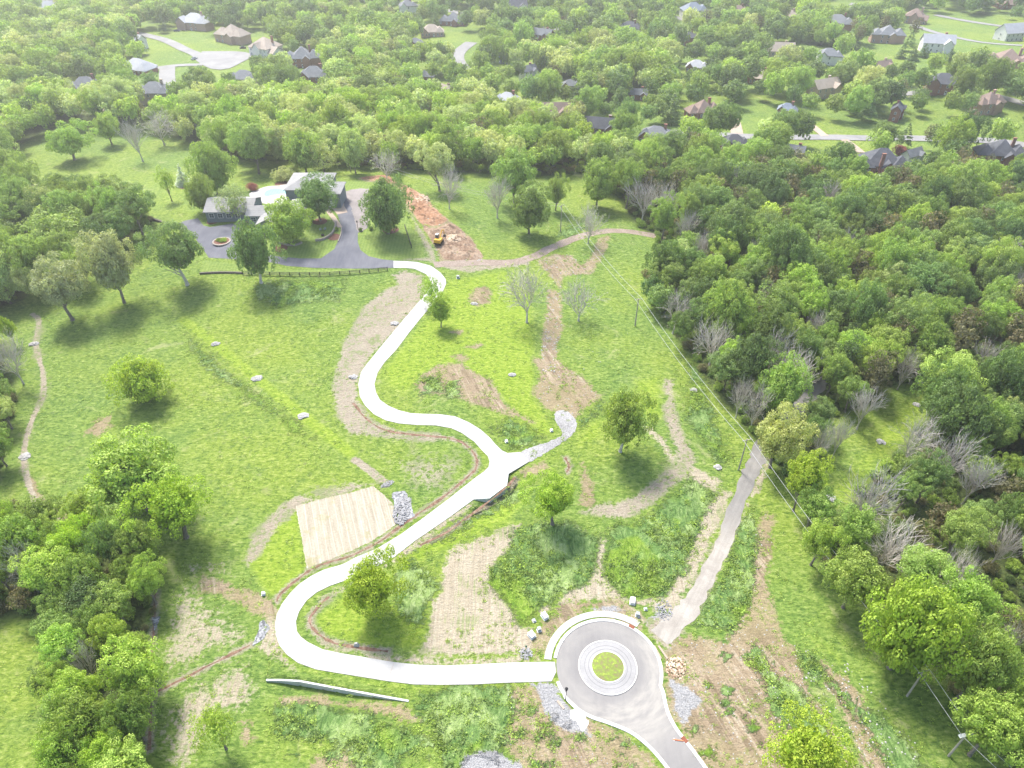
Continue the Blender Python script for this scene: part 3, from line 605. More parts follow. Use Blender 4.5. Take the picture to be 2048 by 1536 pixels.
ribbon('gravel_lane', [(1318, 1275), (1355, 1240), (1386, 1205), (1413, 1155), (1446, 1090), (1474, 1010), (1497, 955), (1512, 925), (1524, 897), (1550, 855), (1588, 822), (1612, 800), (1635, 772), (1655, 740)], [3.9]*10+[3.0]*18+[3.6]*38, .03, MAT['lane'], jit=.38, **S)
ribbon('dirt_track', [(868, 530), (905, 527), (960, 525), (1020, 525), (1065, 514), (1100, 497), (1150, 477), (1200, 464), (1245, 462), (1300, 470), (1330, 480)], 3.6, .03, MAT['track'], jit=.2, **S)
sheet('gravel_spur', [(1040.6, 904.7), (1070, 893), (1100, 882), (1125, 868), (1112, 845), (1110, 826), (1128, 820), (1150, 838), (1153, 856), (1140, 874), (1110, 895), (1075, 915), (1059, 923)], .035, MAT['gravel'], smooth=4, jit=.18, **S)
t = NT('ditch_soil'); p = t.pos(); MAT['ditch'] = t.fin(t.ramp(t.noise(p, 1.2, 5, .7), [(.35, (.09, .05, .032)), (.52, (.17, .105, .07)), (.68, (.27, .20, .15))]), .95)
for d in DITCH:
    c_ = catmull([W(*q) for q in d], 3); ribbon('drainage_ditch', d, [random.uniform(.22, .75) for _ in range(len(d)*5+5)], .022, MAT['ditch'], jit=.1, **S)
# mats of straw with lighter seams
t = NT('straw_matting'); dd = W(662, 1110)-W(642, 1000); p = t.n('ShaderNodeMapping', {'Vector': t.pos(), 'Rotation': (0, 0, -R(90)-math.atan2(dd.y, dd.x))}).outputs[0]
w = t.n('ShaderNodeTexWave', {'Vector': p, 'Scale': .20, 'Distortion': .6, 'Detail': 1.5}, wave_type='BANDS', bands_direction='X').outputs['Fac']
a = t.noise(p, 2.8, 4, .7); b = t.noise(p, .25, 4, .65); e = t.noise(t.scl(p, (2.5, .15, 1)), 1, 3)
f_ = t.math('MULTIPLY_ADD', a, .5, t.math('MULTIPLY', e, .5))
c = t.ramp(f_, [(.32, (.205, .178, .132)), (.5, (.29, .26, .20)), (.66, (.37, .34, .28))])
c = t.mix(t.math('MULTIPLY', t.smooth(w, .93, .995), .5), c, (.47, .42, .34))
c = t.mix(t.math('MULTIPLY', t.smooth(b, .55, .72), .55), c, (.20, .20, .055))
sheet('straw_matting', [(591, 1012), (625, 1003), (660, 994), (700, 986), (746, 972), (765, 987), (785, 1007), (797, 1045), (770, 1066), (738.5, 1085), (700, 1103), (655, 1121), (613.5, 1137), (604, 1080)], .02, t.fin(c, .95), jit=.12, **S)
sheet('riprap_apron', [(783, 988), (800, 983), (811, 983), (818, 1004), (825, 1022), (828, 1032), (803, 1045), (795, 1026)], .06, MAT['riprap'], smooth=3, jit=.2, **S)
sheet('riprap_apron', [(522, 1240), (538, 1252), (533, 1268), (518, 1286), (505, 1289), (516, 1268)], .06, MAT['riprap'], smooth=3, jit=.2, **S)
sheet('riprap_apron', [(303, 1234), (322, 1233), (316, 1250), (310, 1262)], .06, MAT['riprap'], jit=.15, **S)
sheet('concrete_spill', [(1139, 1433), (1141, 1421), (1148, 1417), (1153, 1422), (1163, 1425), (1170, 1433), (1177, 1445), (1174, 1453), (1165, 1463), (1160, 1460), (1159, 1451), (1152, 1443), (1145, 1441)], .06, MAT['spill'], jit=.12, **S)
# streets of the neighbourhood
def street(px, w=7.5, off=.25, m='street', name='street'): ribbon(name, px, w, off, MAT[m], n=4, step=4, **S)
street([(1300, 268), (1348, 265), (1420, 268), (1485, 273), (1570, 275), (1656, 275), (1750, 277), (1826, 277), (1980, 282), (2060, 292), (2120, 300)])
street([(1464, 236), (1470, 250), (1474, 268)], 6, .27, 'patio', 'house_approach'); street([(1621, 250), (1636, 262), (1650, 273)], 4, .27, 'patio', 'house_approach'); street([(1688, 280), (1705, 292), (1722, 306)], 4, .27, 'patio', 'house_approach')
street([(943, 85), (919, 104), (916, 122), (933, 144), (950, 160)], 9); street([(700, 3), (782, 5), (858, 14), (919, 26), (970, 36), (1039, 44), (1107, 58), (1200, 70)])
street([(250, 62), (325, 79), (369, 99), (393, 109), (413, 126), (441, 137), (470, 125), (492, 112), (472, 106), (403, 106)], 8); street([(335, 135), (338, 168), (376, 180)], 9, .28); street([(310, 137), (360, 131), (405, 130)], 6, .29)
street([(1590, 5), (1649, 24), (1700, 20), (1740, 14), (1700, 8)], 9); street([(1826, 50), (1881, 68), (1963, 85), (2060, 92)], 7); street([(1735, 182), (1775, 190), (1830, 186), (1870, 178)], 6); street([(1980, 190), (2020, 200), (2070, 215)], 7, .26)
street([(1870, 30), (1950, 45), (2060, 60)], 6); street([(500, 8), (640, 12), (700, 3)], 7, .27); street([(1100, 40), (1200, 22), (1330, 30), (1440, 60), (1530, 66), (1630, 55)], 7, .24)

# ---------------------------------------------------------------- trees
def leaf_quads(cent, nrm, size, rg, thin=.62):
    n = len(cent); nrm = nrm/np.linalg.norm(nrm, axis=1, keepdims=True)
    a = rg.normal(size=(n, 3)); u = np.cross(nrm, a); u /= np.linalg.norm(u, axis=1, keepdims=True); w = np.cross(nrm, u)
    s = size*rg.uniform(.65, 1.35, n); u = u*s[:, None]*.5; w = w*(s*thin)[:, None]*.5
    bend = nrm*(s*.12)[:, None]
    v = np.stack([cent-u, cent+w*1.0-bend*0, cent+u*1.05-bend, cent-w], 1).reshape(-1, 3)
    return v
def crown(name, seed, R0=6.0, H0=5.2, ncl=46, cr=(1.2, 2.1), nleaf=120, size=.5, inner=.12, low=-.55, shape='round', lobe=.26):
    """crown centred on the origin: leaf clumps over an uneven dome"""
    rg = np.random.default_rng(seed); V = []
    lob = [(rg.uniform(0, 6.28), rg.uniform(-.3, .8), rg.uniform(.08, lobe)) for _ in range(6)]
    i = np.arange(ncl)+.5; z = 1-(1-low)*i/ncl; th = i*2.39996+rg.uniform(0, 6)
    z = np.clip(z+rg.uniform(-.12, .12, ncl), -1, 1)
    for k in range(ncl):
        s = math.sqrt(max(0, 1-z[k]**2)); a = th[k]+rg.uniform(-.25, .25); d = np.array([s*math.cos(a), s*math.sin(a), z[k]])
        rad = rg.uniform(.50, .98)+sum(am*max(0, math.cos(a-la))*(1-abs(z[k]-lz)) for la, lz, am in lob)-.12
        if shape == 'cone': rad *= .35+.65*(1-(z[k]+1)/2)**.6*1.2 if z[k] < .8 else .9; 
        c = d*rad*np.array([R0, R0, H0]); r = rg.uniform(*cr)*(1.0 if z[k] > -.2 else .8)
        n = int(nleaf*(r/1.7)**2); q = rg.normal(size=(n, 3)); q /= np.linalg.norm(q, axis=1, keepdims=True)
        out = d+np.array([0, 0, .55]); out /= np.linalg.norm(out)
        ok = q@out > rg.uniform(-.75, -.05, n); q = q[ok]
        rr = r*rg.uniform(.70, 1.06, (len(q), 1)); pos = c+q*rr*np.array([1, 1, .78])
        V.append(leaf_quads(pos, q+rg.normal(scale=.36, size=q.shape)+np.array([0, 0, .25]), size, rg))
    ni = int(ncl*nleaf*inner); q = rg.normal(size=(ni, 3)); q /= np.linalg.norm(q, axis=1, keepdims=True)
    q *= rg.uniform(.1, .75, (ni, 1))*np.array([R0, R0, H0]); V.append(leaf_quads(q, rg.normal(size=q.shape), size*1.9, rg, .8))
    v = np.concatenate(V); return npmesh(name, v, np.arange(len(v)).reshape(-1, 4), [MAT['leaf']])
def conifer(name, seed, R0=3.2, H0=6.0, tiers=15, size=.5, dens=95):
    rg = np.random.default_rng(seed); V = []
    for k in range(tiers):
        f = k/(tiers-1); zz = -H0+2*H0*f; rr = R0*(1-f)**.8*rg.uniform(.88, 1.1)+.25; nb = max(4, int(9*(1-f))+3)
        for b in range(nb):
            a = rg.uniform(0, 6.28); n = int(dens*(rr/R0)**1.0/3)+6; t = rg.uniform(.1, 1, n)**.6*rr*rg.uniform(.8, 1.1)
            aa = a+rg.normal(scale=.18, size=n); pos = np.stack([t*np.cos(aa), t*np.sin(aa), zz-t*.25+rg.normal(scale=.16, size=n)], 1)
            V.append(leaf_quads(pos, np.stack([np.cos(aa)*.5, np.sin(aa)*.5, np.ones(n)], 1)+rg.normal(scale=.35, size=(n, 3)), size, rg, .5))
    v = np.concatenate(V); return npmesh(name, v, np.arange(len(v)).reshape(-1, 4), [MAT['leaf']])
def limb_tree(seed, mat, bare=False, spread=.5, ht=9.0, reach=5.5, lean=0.0):
    """trunk with forking limbs; ht is the height of the crown's middle"""
    rd = random.Random(seed); mb = MB()
    def grow(p, d, L, r, lv):
        q = p; n = 2 if lv < 3 else 1
        for i in range(n):
            d2 = (d+Vector((rd.uniform(-.16, .16), rd.uniform(-.16, .16), rd.uniform(-.02, .12)))).normalized(); e = q+d2*L/n
            mb.tube(q, e, max(.045, r*(1-.35*i/n)), max(.035, r*(1-.35*(i+1)/n)), 5 if lv < 2 else 3, cap=False); q = e; d = d2
        mx = (5 if bare else 2)
        if lv >= mx: return
        kids = ([5, 4, 4, 4, 4] if bare else [6, 3])[lv] if lv < 5 else 0
        for k in range(kids):
            s = p.lerp(q, rd.uniform(.35, 1.0) if k else 1.0); a = rd.uniform(0, 6.28); sp = spread*rd.uniform(.5, 1.25) if k else spread*.3
            u = d.orthogonal().normalized(); w = d.cross(u); dd = (d+(u*math.cos(a)+w*math.sin(a))*sp*1.5+Vector((0, 0, .12))).normalized()
            grow(s, dd, L*rd.uniform(.52, .78)*(1.0 if lv else reach/ht*1.35), r*(.62 if k == 0 else .42), lv+1)
    if bare:
        LN = [2.6, 3.3, 2.9, 2.3, 1.5]; RD = [.25, .12, .068, .040, .026]; KD = [7, 5, 4, 3]
        def br(p, d, lv):
            q = p; L = LN[lv]*rd.uniform(.75, 1.2); n = 3 if lv < 3 else 2; P_ = [p]
            for i in range(n):
                d = (d+Vector((rd.uniform(-.2, .2), rd.uniform(-.2, .2), rd.uniform(-.06, .14)))).normalized(); e = q+d*L/n
                mb.tube(q, e, RD[lv]*(1-.4*i/n), RD[lv]*(1-.4*(i+1)/n), 6 if lv < 1 else 3, cap=False); q = e; P_.append(e)
            if lv >= 4: return
            for k in range(KD[lv]):
                j = rd.randint(1, n) if k else n; s = P_[j]; a = rd.uniform(0, 6.28) if lv else 6.28*k/KD[0]+rd.uniform(-.4, .4); sp = spread*rd.uniform(.6, 1.3)*(1.25 if lv == 0 else 1)
                u = d.orthogonal().normalized(); w = d.cross(u); br(s, (d+(u*math.cos(a)+w*math.sin(a))*sp*1.5+Vector((0, 0, .15))).normalized(), lv+1)
        mb.tube((0, 0, -.4), (0, 0, .6), .42, .27, 8, cap=False); br(Vector((0, 0, .5)), Vector((lean, 0, 1)).normalized(), 0); return mb
    base = Vector((0, 0, -.4)); d = Vector((lean, 0, 1)).normalized()
    mb.tube(base, base+Vector((0, 0, .9)), .52, .34, 8, cap=False)
    grow(Vector((0, 0, .5)), d, ht*.55, .33, 0)
    return mb
CR = [crown('crown', 11+i, ncl=n, cr=(a, b), H0=h, nleaf=300, size=z*.76, low=lw, inner=.16, lobe=lo) for i, (n, a, b, h, z, lw, lo) in enumerate([(100, .7, 1.45, 5.2, .46, -.55, .3), (84, .8, 1.7, 5.8, .5, -.6, .38), (120, .6, 1.3, 4.8, .42, -.5, .25),
      (78, .8, 1.8, 4.5, .48, -.4, .42), (104, .7, 1.5, 6.3, .46, -.75, .3), (92, .7, 1.6, 5.2, .5, -.5, .45), (110, .6, 1.4, 5.0, .44, -.6, .5), (70, .9, 1.9, 5.6, .52, -.55, .5)])]
CA = [crown('crown', 21, ncl=62, cr=(.9, 1.6), nleaf=130, inner=.04, size=.42), crown('crown', 22, ncl=70, cr=(.8, 1.5), nleaf=130, inner=.04, size=.42, H0=5.8)]
CK = [crown('crown', 31, R0=4.2, H0=6.8, ncl=46, cr=(.9, 1.6), nleaf=140, size=.36, low=-.9), crown('crown', 32, R0=3.8, H0=6.2, ncl=40, cr=(.9, 1.6), nleaf=150, size=.34, low=-.9)]
CP = [conifer('crown', 41), conifer('crown', 42, R0=3.8, tiers=13)]
TH = [crown('crown', 51, ncl=34, cr=(.5, 1.1), nleaf=90, inner=0, size=.34, H0=4.6), ]          # thin half-dead crowns
FAR = [crown('far_crown', 61+i, ncl=34, cr=(1.5, 2.5), H0=5.0+.3*i, nleaf=42, size=.95, inner=.15) for i in range(5)]
FARK = [crown('far_crown', 71, R0=4, H0=6.5, ncl=30, cr=(1.1, 1.8), nleaf=45, size=.7, low=-.9)]
FARP = [conifer('far_crown', 72, size=.8, dens=40, tiers=12)]
TR = [limb_tree(100+i, MAT['bark'], spread=.55).mesh('trunk', MAT['bark']) for i in range(4)]
TRP = [limb_tree(110+i, MAT['bark_pale'], spread=.55).mesh('trunk', MAT['bark_pale']) for i in range(2)]
BARE = [limb_tree(200+i, MAT['bark_pale'], bare=True, spread=[.42, .55, .36, .62][i], ht=9, reach=6.0).mesh('branches', MAT['bark_pale']) for i in range(4)]
# tints (leaf colours)
TI = dict(lime=(.325, .43, .055), bright=(.31, .42, .08), mid=(.265, .36, .085), dark=(.185, .265, .08), deep=(.13, .195, .065), sage=(.34, .385, .19),
          pale=(.42, .475, .19), olive=(.17, .158, .08), red=(.34, .13, .12), brownish=(.25, .235, .11), bloom=(.52, .55, .44))
TONE = dict(lime='bright yellow-green', bright='fresh green', mid='mid green', dark='dark green', deep='deep green', sage='grey-green', pale='pale green', olive='olive-brown', red='dull red', brownish='brownish green', bloom='pale blossoming')
def set_tint(o, key, rd, w=.22):
    c = TI[key]; k = rd.uniform(1-w, 1+w); o['tint'] = [c[0]*k*rd.uniform(.93, 1.07), c[1]*k, c[2]*k*rd.uniform(.9, 1.1)]
rt = random.Random(5)
def make_tree(P, r, zc, rz, tint, cm, tm, label, group=None, name='broadleaf_tree', cat='tree', rot=None):
    rot = rt.uniform(0, 6.28) if rot is None else rot
    e = empty(name, P, rot, label=label, cat=cat, group=group)
    if tm:
        br = 'branches' in tm.name; o = link('branches' if br else 'trunk', tm, e)
        o.scale = (r/BDIM[tm.name][0], r/BDIM[tm.name][0], (zc+rz)/BDIM[tm.name][1]) if br else (r/6, r/6, zc/9)
    if cm:
        c = link('crown', cm, e); c.location = (0, 0, zc); dm = CDIM[cm.name]; c.scale = (r/dm[0]*1.1*rt.uniform(.92, 1.1), r/dm[0]*1.1*rt.uniform(.92, 1.1), rz/dm[1]*1.08); set_tint(c, tint, rt, .22 if group else .07)
    return e
CDIM = {}; BDIM = {}
for m_ in BARE:
    co = np.empty(len(m_.vertices)*3, np.float32); m_.vertices.foreach_get('co', co); co = co.reshape(-1, 3); BDIM[m_.name] = (float(np.percentile(np.hypot(co[:, 0], co[:, 1]), 97)), float(np.percentile(co[:, 2], 99)))
for l_, d_ in ((CR, None), (CA, None), (CK, None), (CP, None), (TH, None), (FAR, None), (FARK, None), (FARP, None)):
    for m_ in l_:
        co = np.empty(len(m_.vertices)*3, np.float32); m_.vertices.foreach_get('co', co); co = co.reshape(-1, 3)
        CDIM[m_.name] = (float(np.percentile(np.hypot(co[:, 0], co[:, 1]), 99.3)), float(np.percentile(np.abs(co[:, 2]), 99.3)))
TREE_PX = []
def T(cx, cy, w, h, base, tint, label, kind='round', group=None, v=None, name='broadleaf_tree', cat='tree'):
    """crown middle, width and height as seen, foot of the trunk"""
    P = W(*base); s = F/proj(P)[2]; r = w/2/s
    lo, hi = 0.5, 30
    for _ in range(30):
        m = (lo+hi)/2; yy = proj(P+Vector((0, 0, m)))[1]
        if yy > cy: lo = m
        else: hi = m
    zc = (lo+hi)/2; X = proj(P+Vector((0, 0, zc)))[0]
    P = P+Vector(((cx-X)/s*.85, 0, 0)); P.z = float(hf(P.x, P.y))
    al = math.atan2(CAMH-zc-P.z, P.y); b = (h/2/s)**2-(r*math.sin(al))**2
    r *= 1.1 if kind not in ('bare', 'thin', 'shrub') else 1.0; rz = min(1.35*r, max(.80*r, math.sqrt(max(b, 0))/math.cos(al))); rz = min(rz, zc*.93)
    TREE_PX.append((P.x, P.y, r))
    i = rt.randrange(9) if v is None else v
    if kind == 'bare': return make_tree(P, r*1.15, zc*.92, rz, tint, None, BARE[i % 4], label, group, 'bare_tree', cat)
    if kind == 'thin': return make_tree(P, r*1.1, zc*.92, rz*.9, tint, TH[0], BARE[i % 4], label, group, name, cat)
    if kind == 'pine': return make_tree(P, r, zc, rz, tint, CP[i % 2], TR[i % 4], label, group, 'conifer_tree', cat)
    if kind == 'airy': return make_tree(P, r, zc, rz, tint, CA[i % 2], TR[i % 4], label, group, name, cat)
    if kind == 'shrub': return make_tree(P, r, zc, rz, tint, CR[i % 8], None, label, group, 'shrub', 'shrub')
    return make_tree(P, r, zc, rz, tint, CR[i % 8], TRP[i % 2] if kind == 'palebark' else TR[i % 4], label, group, name, cat)
# trees standing alone
T(283, 762, 100, 98, (277, 798), 'lime', 'yellow-green round tree alone in the open left meadow', v=2)
T(1248, 838, 106, 112, (1248, 903), 'mid', 'lone mid green tree with pale trunk between the gravel spur and the brown track', 'palebark', v=0)
T(1108, 998, 114, 112, (1100, 1048), 'lime', 'lime green tree just below the widened concrete drive pad', v=7)
T(742, 1175, 122, 135, (745, 1222), 'lime', 'airy lime tree whose top hangs over the lower concrete drive bend', v=3)
T(350, 1012, 160, 150, (335, 1075), 'lime', 'spreading yellow-green tree at the right edge of the lower left wood', v=6)
T(262, 955, 165, 150, (265, 1020), 'bright', 'broad pale green tree at the top of the lower left wood', v=5)
T(1614, 1515, 142, 120, (1614, 1560), 'lime', 'dense yellow-green tree at the bottom edge right of the turning circle', v=2)
T(1818, 1262, 172, 190, (1835, 1335), 'lime', 'largest yellow-green tree on the wood edge beside the wires', v=1)
T(1612, 950, 74, 150, (1590, 1022), 'lime', 'narrow two-tone lime tree right of the gravel lane', v=4)
T(1555, 878, 115, 118, (1560, 935), 'pale', 'pale green tree overhanging the top of the gravel lane', v=3)
T(355, 503, 118, 98, (360, 570), 'dark', 'dark green tree with pale trunk below the left end of the asphalt court', 'palebark', v=3)
T(506, 500, 100, 105, (522, 566), 'dark', 'dark tree with pale leaning trunk standing on the fence line by the small circle', 'palebark', v=0)
T(577, 445, 86, 92, (580, 484), 'bright', 'fresh green tree on the lawn in front of the house', v=1)
T(632, 395, 72, 86, (640, 441), 'dark', 'dark grey-green tree in a mulch ring close to the right wing of the house', v=4)
T(770, 414, 96, 104, (776, 467), 'dark', 'dense dark green tree right of the asphalt parking strip', v=2)
T(466, 407, 64, 62, (470, 440), 'sage', 'grey-green tree half hiding the left wing of the house', 'airy', v=0)
T(400, 388, 52, 66, (405, 424), 'mid', 'green tree at the left end of the house roof', v=1)
T(425, 338, 92, 98, (428, 388), 'mid', 'large green tree behind the left end of the house', v=0)
T(1059, 417, 76, 104, (1056, 467), 'dark', 'dense dark egg-shaped tree in the meadow right of the excavated soil', v=4)
T(1028, 347, 80, 82, (1034, 410), 'mid', 'green tree standing behind the dark egg-shaped meadow tree', v=1)
T(1113, 383, 46, 66, (1110, 421), 'mid', 'small slim green tree near the thin pole in the upper meadow', v=3)
T(1195, 368, 66, 82, (1203, 414), 'mid', 'green tree at the upper meadow corner beside the grass gap', v=5)
T(218, 530, 96, 118, (255, 605), 'sage', 'grey-green tree with leaning trunk in the upper left meadow', v=5)
T(115, 575, 118, 108, (150, 640), 'sage', 'wide grey-green tree left of the leaning meadow tree', v=3)
T(122, 470, 160, 130, (140, 512), 'mid', 'very broad green tree in the left wood above the worn path', v=0)
T(25, 350, 90, 118, (20, 400), 'mid', 'green tree cut by the left edge beside the bright clearing', v=1)
T(135, 283, 90, 66, (150, 320), 'bright', 'fresh green tree alone at the left of the upper clearing', v=3)
T(212, 253, 52, 48, (222, 290), 'bright', 'small fresh green tree at the back of the upper clearing', v=0)
T(505, 287, 76, 72, (515, 348), 'mid', 'green tree with tall dark trunk on the grass behind the pool', v=5)
T(605, 300, 70, 74, (610, 346), 'mid', 'green tree right of the tall dark trunk behind the pool', v=2)
T(643, 312, 62, 66, (648, 345), 'pale', 'pale weeping tree directly behind the right wing roof', 'airy', v=1)
T(332, 362, 34, 58, (340, 403), 'bright', 'small slender bright tree on the lawn left of the house', 'airy', v=1)
T(862, 585, 44, 52, (868, 612), 'bright', 'small bright tree leaning over the upper concrete drive', 'airy', v=0)
T(880, 618, 44, 62, (880, 654), 'bright', 'small bright tree right beside the upper concrete drive', v=4)
T(1160, 592, 86, 74, (1160, 642), 'lime', 'half bare tree with yellow-green top beside the rocky soil stripe', 'thin', v=1)
T(1055, 575, 100, 110, (1052, 645), 'sage', 'thin half dead tree left of the rocky soil stripe', 'thin', v=3)
T(1180, 442, 62, 66, (1174, 487), 'sage', 'thin half dead tree where the dirt track curves right', 'thin', v=0)
T(896, 362, 54, 70, (897, 418), 'sage', 'bare grey tree in front of the pale treetop right of the soil bank', 'bare', 'bare grey trees', v=1)
T(994, 384, 58, 82, (995, 436), 'sage', 'thin half dead tree left of the dark egg-shaped meadow tree', 'thin', v=2)
T(770, 325, 60, 56, (771, 360), 'sage', 'pale half bare tree behind the dark tree by the parking strip', 'thin', v=1)
T(876, 326, 80, 66, (876, 382), 'pale', 'pale yellow-green tree above the bare grey tree', v=3)
T(705, 300, 50, 70, (711, 347), 'pale', 'pale green tree beside the pole behind the house', v=1)
T(268, 268, 50, 62, (284, 323), 'sage', 'leaning bare tree in the upper left clearing', 'bare', 'bare grey trees', v=2)
T(318, 250, 80, 56, (322, 290), 'sage', 'pale bare tree at the back right of the upper clearing', 'thin', v=3)
T(566, 350, 46, 34, (566, 362), 'pale', 'rounded pale shrub behind the pool', 'shrub', v=2)
T(505, 374, 26, 20, (505, 381), 'red', 'dull red shrub left of the pool deck', 'shrub', v=2)
T(362, 347, 28, 40, (366, 371), 'bloom', 'small pale conical tree in a mulch ring left of the house', 'pine', v=0)
T(427, 430, 22, 26, (428, 440), 'dark', 'dark shrub at the left front corner of the house', 'shrub', v=1)
T(20, 1055, 66, 84, (18, 1100), 'bright', 'fresh green tree at the left edge beside the short black fence', v=0)
T(12, 700, 70, 90, (34, 768), 'sage', 'leaning thin tree at the left edge beside the worn path', 'thin', v=0)
T(15, 655, 30, 50, (10, 690), 'lime', 'yellow-green tree touching the left edge above the leaning thin tree', v=2)
T(88, 1365, 56, 60, (90, 1392), 'dark', 'lone bushy young tree in the lower left meadow', v=4)
T(432, 1455, 84, 98, (432, 1498), 'bright', 'green tree on the straw slope near the bottom left', 'airy', v=1)
T(520, 1050, 10, 9, (520, 1054), 'dark', 'tiny bush on the bank left of the straw matting', 'shrub', v=1) if 0 else None
T(1640, 1080, 80, 90, (1640, 1130), 'bright', 'bright green tree on the wood edge below the pale boulder', v=3)
T(1710, 1160, 110, 110, (1710, 1215), 'mid', 'mid green tree on the wood edge beside the wires', v=5)
T(1960, 1330, 130, 150, (1950, 1400), 'mid', 'green tree right of the lowest standing pole', v=0)
T(1985, 1450, 120, 120, (1990, 1510), 'bright', 'fresh green tree at the lower right corner beside the pole crossarm', v=1)
T(500, 483, 12, 10, (520, 455), 'dark', 'small round shrub by the brick walk', 'shrub', v=2) if 0 else None
# bare grey trees showing through the right wood
BG = 'bare grey trees'
for i, (cx, cy, w, h, near) in enumerate([(1290, 390, 72, 74, 'at the upper left corner of the right wood'), (1335, 402, 60, 70, 'second from the upper left corner of the right wood'), (1356, 605, 72, 60, 'just right of the first tall pole'), (1432, 668, 92, 64, 'above the wires in the middle of the wood edge'), (1375, 440, 50, 50, 'near the end of the dirt track'),
    (1545, 700, 88, 84, 'upper one of the tall fan-shaped pair above the gravel lane'), (1592, 742, 92, 92, 'lower one of the tall fan-shaped pair above the gravel lane'), (1520, 790, 56, 70, 'left of the hidden lane'), (1488, 770, 44, 60, 'among green crowns left of the hidden lane'), (1740, 792, 66, 62, 'beside the top of the grassy glade'), (1652, 862, 44, 66, 'left of the grassy glade'), (1690, 850, 44, 64, 'next to the grassy glade, left side'),
    (1838, 860, 80, 84, 'leaning over the grassy glade'), (1905, 900, 84, 84, 'right of the leaning glade tree'), (1965, 940, 80, 80, 'third in the row right of the glade'), (1745, 985, 110, 110, 'at the lower end of the grassy glade'), (1790, 1075, 116, 96, 'below the lower end of the glade'), (1925, 1130, 70, 90, 'in the lower right wood'), (2022, 1262, 66, 96, 'at the right edge low in the wood'), (2020, 1070, 60, 60, 'at the right edge beside yellow-green crowns'),
    (1845, 600, 60, 44, 'in the right wood centre'), (1660, 380, 50, 46, 'below the dark brick house with a deck'), (1822, 715, 50, 44, 'between dense crowns right of centre'), (2012, 500, 60, 60, 'at the upper right edge of the wood'), (2035, 560, 50, 60, 'just below the upper right edge tree'), (1640, 635, 44, 44, 'among olive crowns in the wood'), (1990, 700, 60, 50, 'near the right edge at mid height'), (1508, 500, 44, 50, 'in the upper middle of the right wood'), (1408, 480, 44, 50, 'between two tall crowns of the upper wood'), (1475, 350, 40, 40, 'just below the dark roofed house'), (1530, 585, 40, 50, 'beside a pale yellow crown in the wood'), (1700, 470, 40, 36, 'in the dark middle of the wood'),
    (30, 1115, 70, 80, 'in the lower left wood at the edge'), (150, 1300, 50, 50, 'on the left side of the lower left wood'), (745, 240, 40, 30, 'in the ridge wood above the red soil'), (830, 225, 46, 34, 'in the ridge wood below a pale roof'), (565, 232, 40, 36, 'in the ridge wood above the house')]):
    P = W(cx, cy, 10.5); s = F/proj(P)[2]; b = proj(Vector((P.x, P.y, float(hf(P.x, P.y)))))
    T(cx, cy, w*.95, h, (b[0], b[1]), 'sage', 'bare grey tree '+near, 'bare', BG, v=[0, 2, 1, 0, 2][i % 5])

# woods: a tree every few metres
def pxpoly(px, py, poly): return inpoly(px, py, poly)
HOUSE_PX = []; HOUSE_SPOTS = []      # filled below before planting: (x, y, radius)
CLEAR = [[(1850, 762), (1885, 800), (1835, 850), (1750, 925), (1710, 1000), (1640, 1035), (1560, 1010), (1625, 962), (1680, 905), (1740, 862), (1790, 800)],
         [(1500, 950), (1480, 930), (1510, 890), (1560, 835), (1590, 800), (1620, 762), (1655, 765), (1640, 800), (1560, 880), (1530, 930)],
         [(60, 470), (90, 480), (100, 560), (60, 600), (30, 640), (40, 580), (70, 540)],
         [(1180, 385), (1230, 395), (1290, 465), (1200, 450)]]
LAWNS = [[(60, 310), (130, 262), (330, 265), (350, 300), (300, 330), (120, 340)], [(280, 70), (440, 70), (540, 60), (560, 110), (500, 150), (350, 165), (300, 130)],
         [(895, 60), (970, 70), (980, 100), (930, 150), (900, 140)], [(1530, 100), (1740, 108), (1760, 122), (1700, 120), (1540, 112)], [(1660, 105), (1860, 112), (1900, 150), (1880, 140), (1760, 125)],
         [(1800, 40), (1900, 20), (2048, 60), (2048, 110), (1900, 130), (1860, 100)], [(1470, 215), (1540, 225), (1545, 250), (1470, 250)], [(1620, 240), (1700, 255), (1830, 255), (1860, 235), (1900, 235), (2040, 250), (2040, 275), (1620, 272)], [(1620, 282), (1720, 285), (1720, 310), (1640, 315)],
         [(1640, 0), (1760, 0), (1760, 25), (1640, 35)]]

# ---------------------------------------------------------------- houses
def brick(name, c1, c2):
    t = NT(name); p = t.n('ShaderNodeTexCoord').outputs['Object']
    b = t.n('ShaderNodeTexBrick', {'Vector': t.n('ShaderNodeMapping', {'Vector': p, 'Rotation': (R(90), 0, 0)}).outputs[0], 'Scale': 2.2, 'Mortar Size': .012, 'Color1': (*c1, 1), 'Color2': (*c2, 1), 'Mortar': (.4, .36, .32, 1)}).outputs['Color']
    n = t.noise(p, .5, 4, .6)
    return t.fin(t.mix(t.math('MULTIPLY', n, .5), b, tuple((a+q)/2*1.25 for a, q in zip(c1, c2))), .9)
def shingle(name, c1, c2):
    t = NT(name); p = t.n('ShaderNodeTexCoord').outputs['Object']
    z = t.n('ShaderNodeSeparateXYZ', {'Vector': p}).outputs[2]
    row = t.math('FRACT', t.math('MULTIPLY', z, 3.2)); a = t.noise(p, .5, 4, .6); b = t.noise(p, 5, 2, .6)
    f = t.math('ADD', t.math('MULTIPLY', a, .5), t.math('ADD', t.math('MULTIPLY', b, .35), t.math('MULTIPLY', row, .12)))
    t.bump(row, .3, .05)
    return t.fin(t.ramp(f, [(.35, c1), (.65, c2)]), .9)
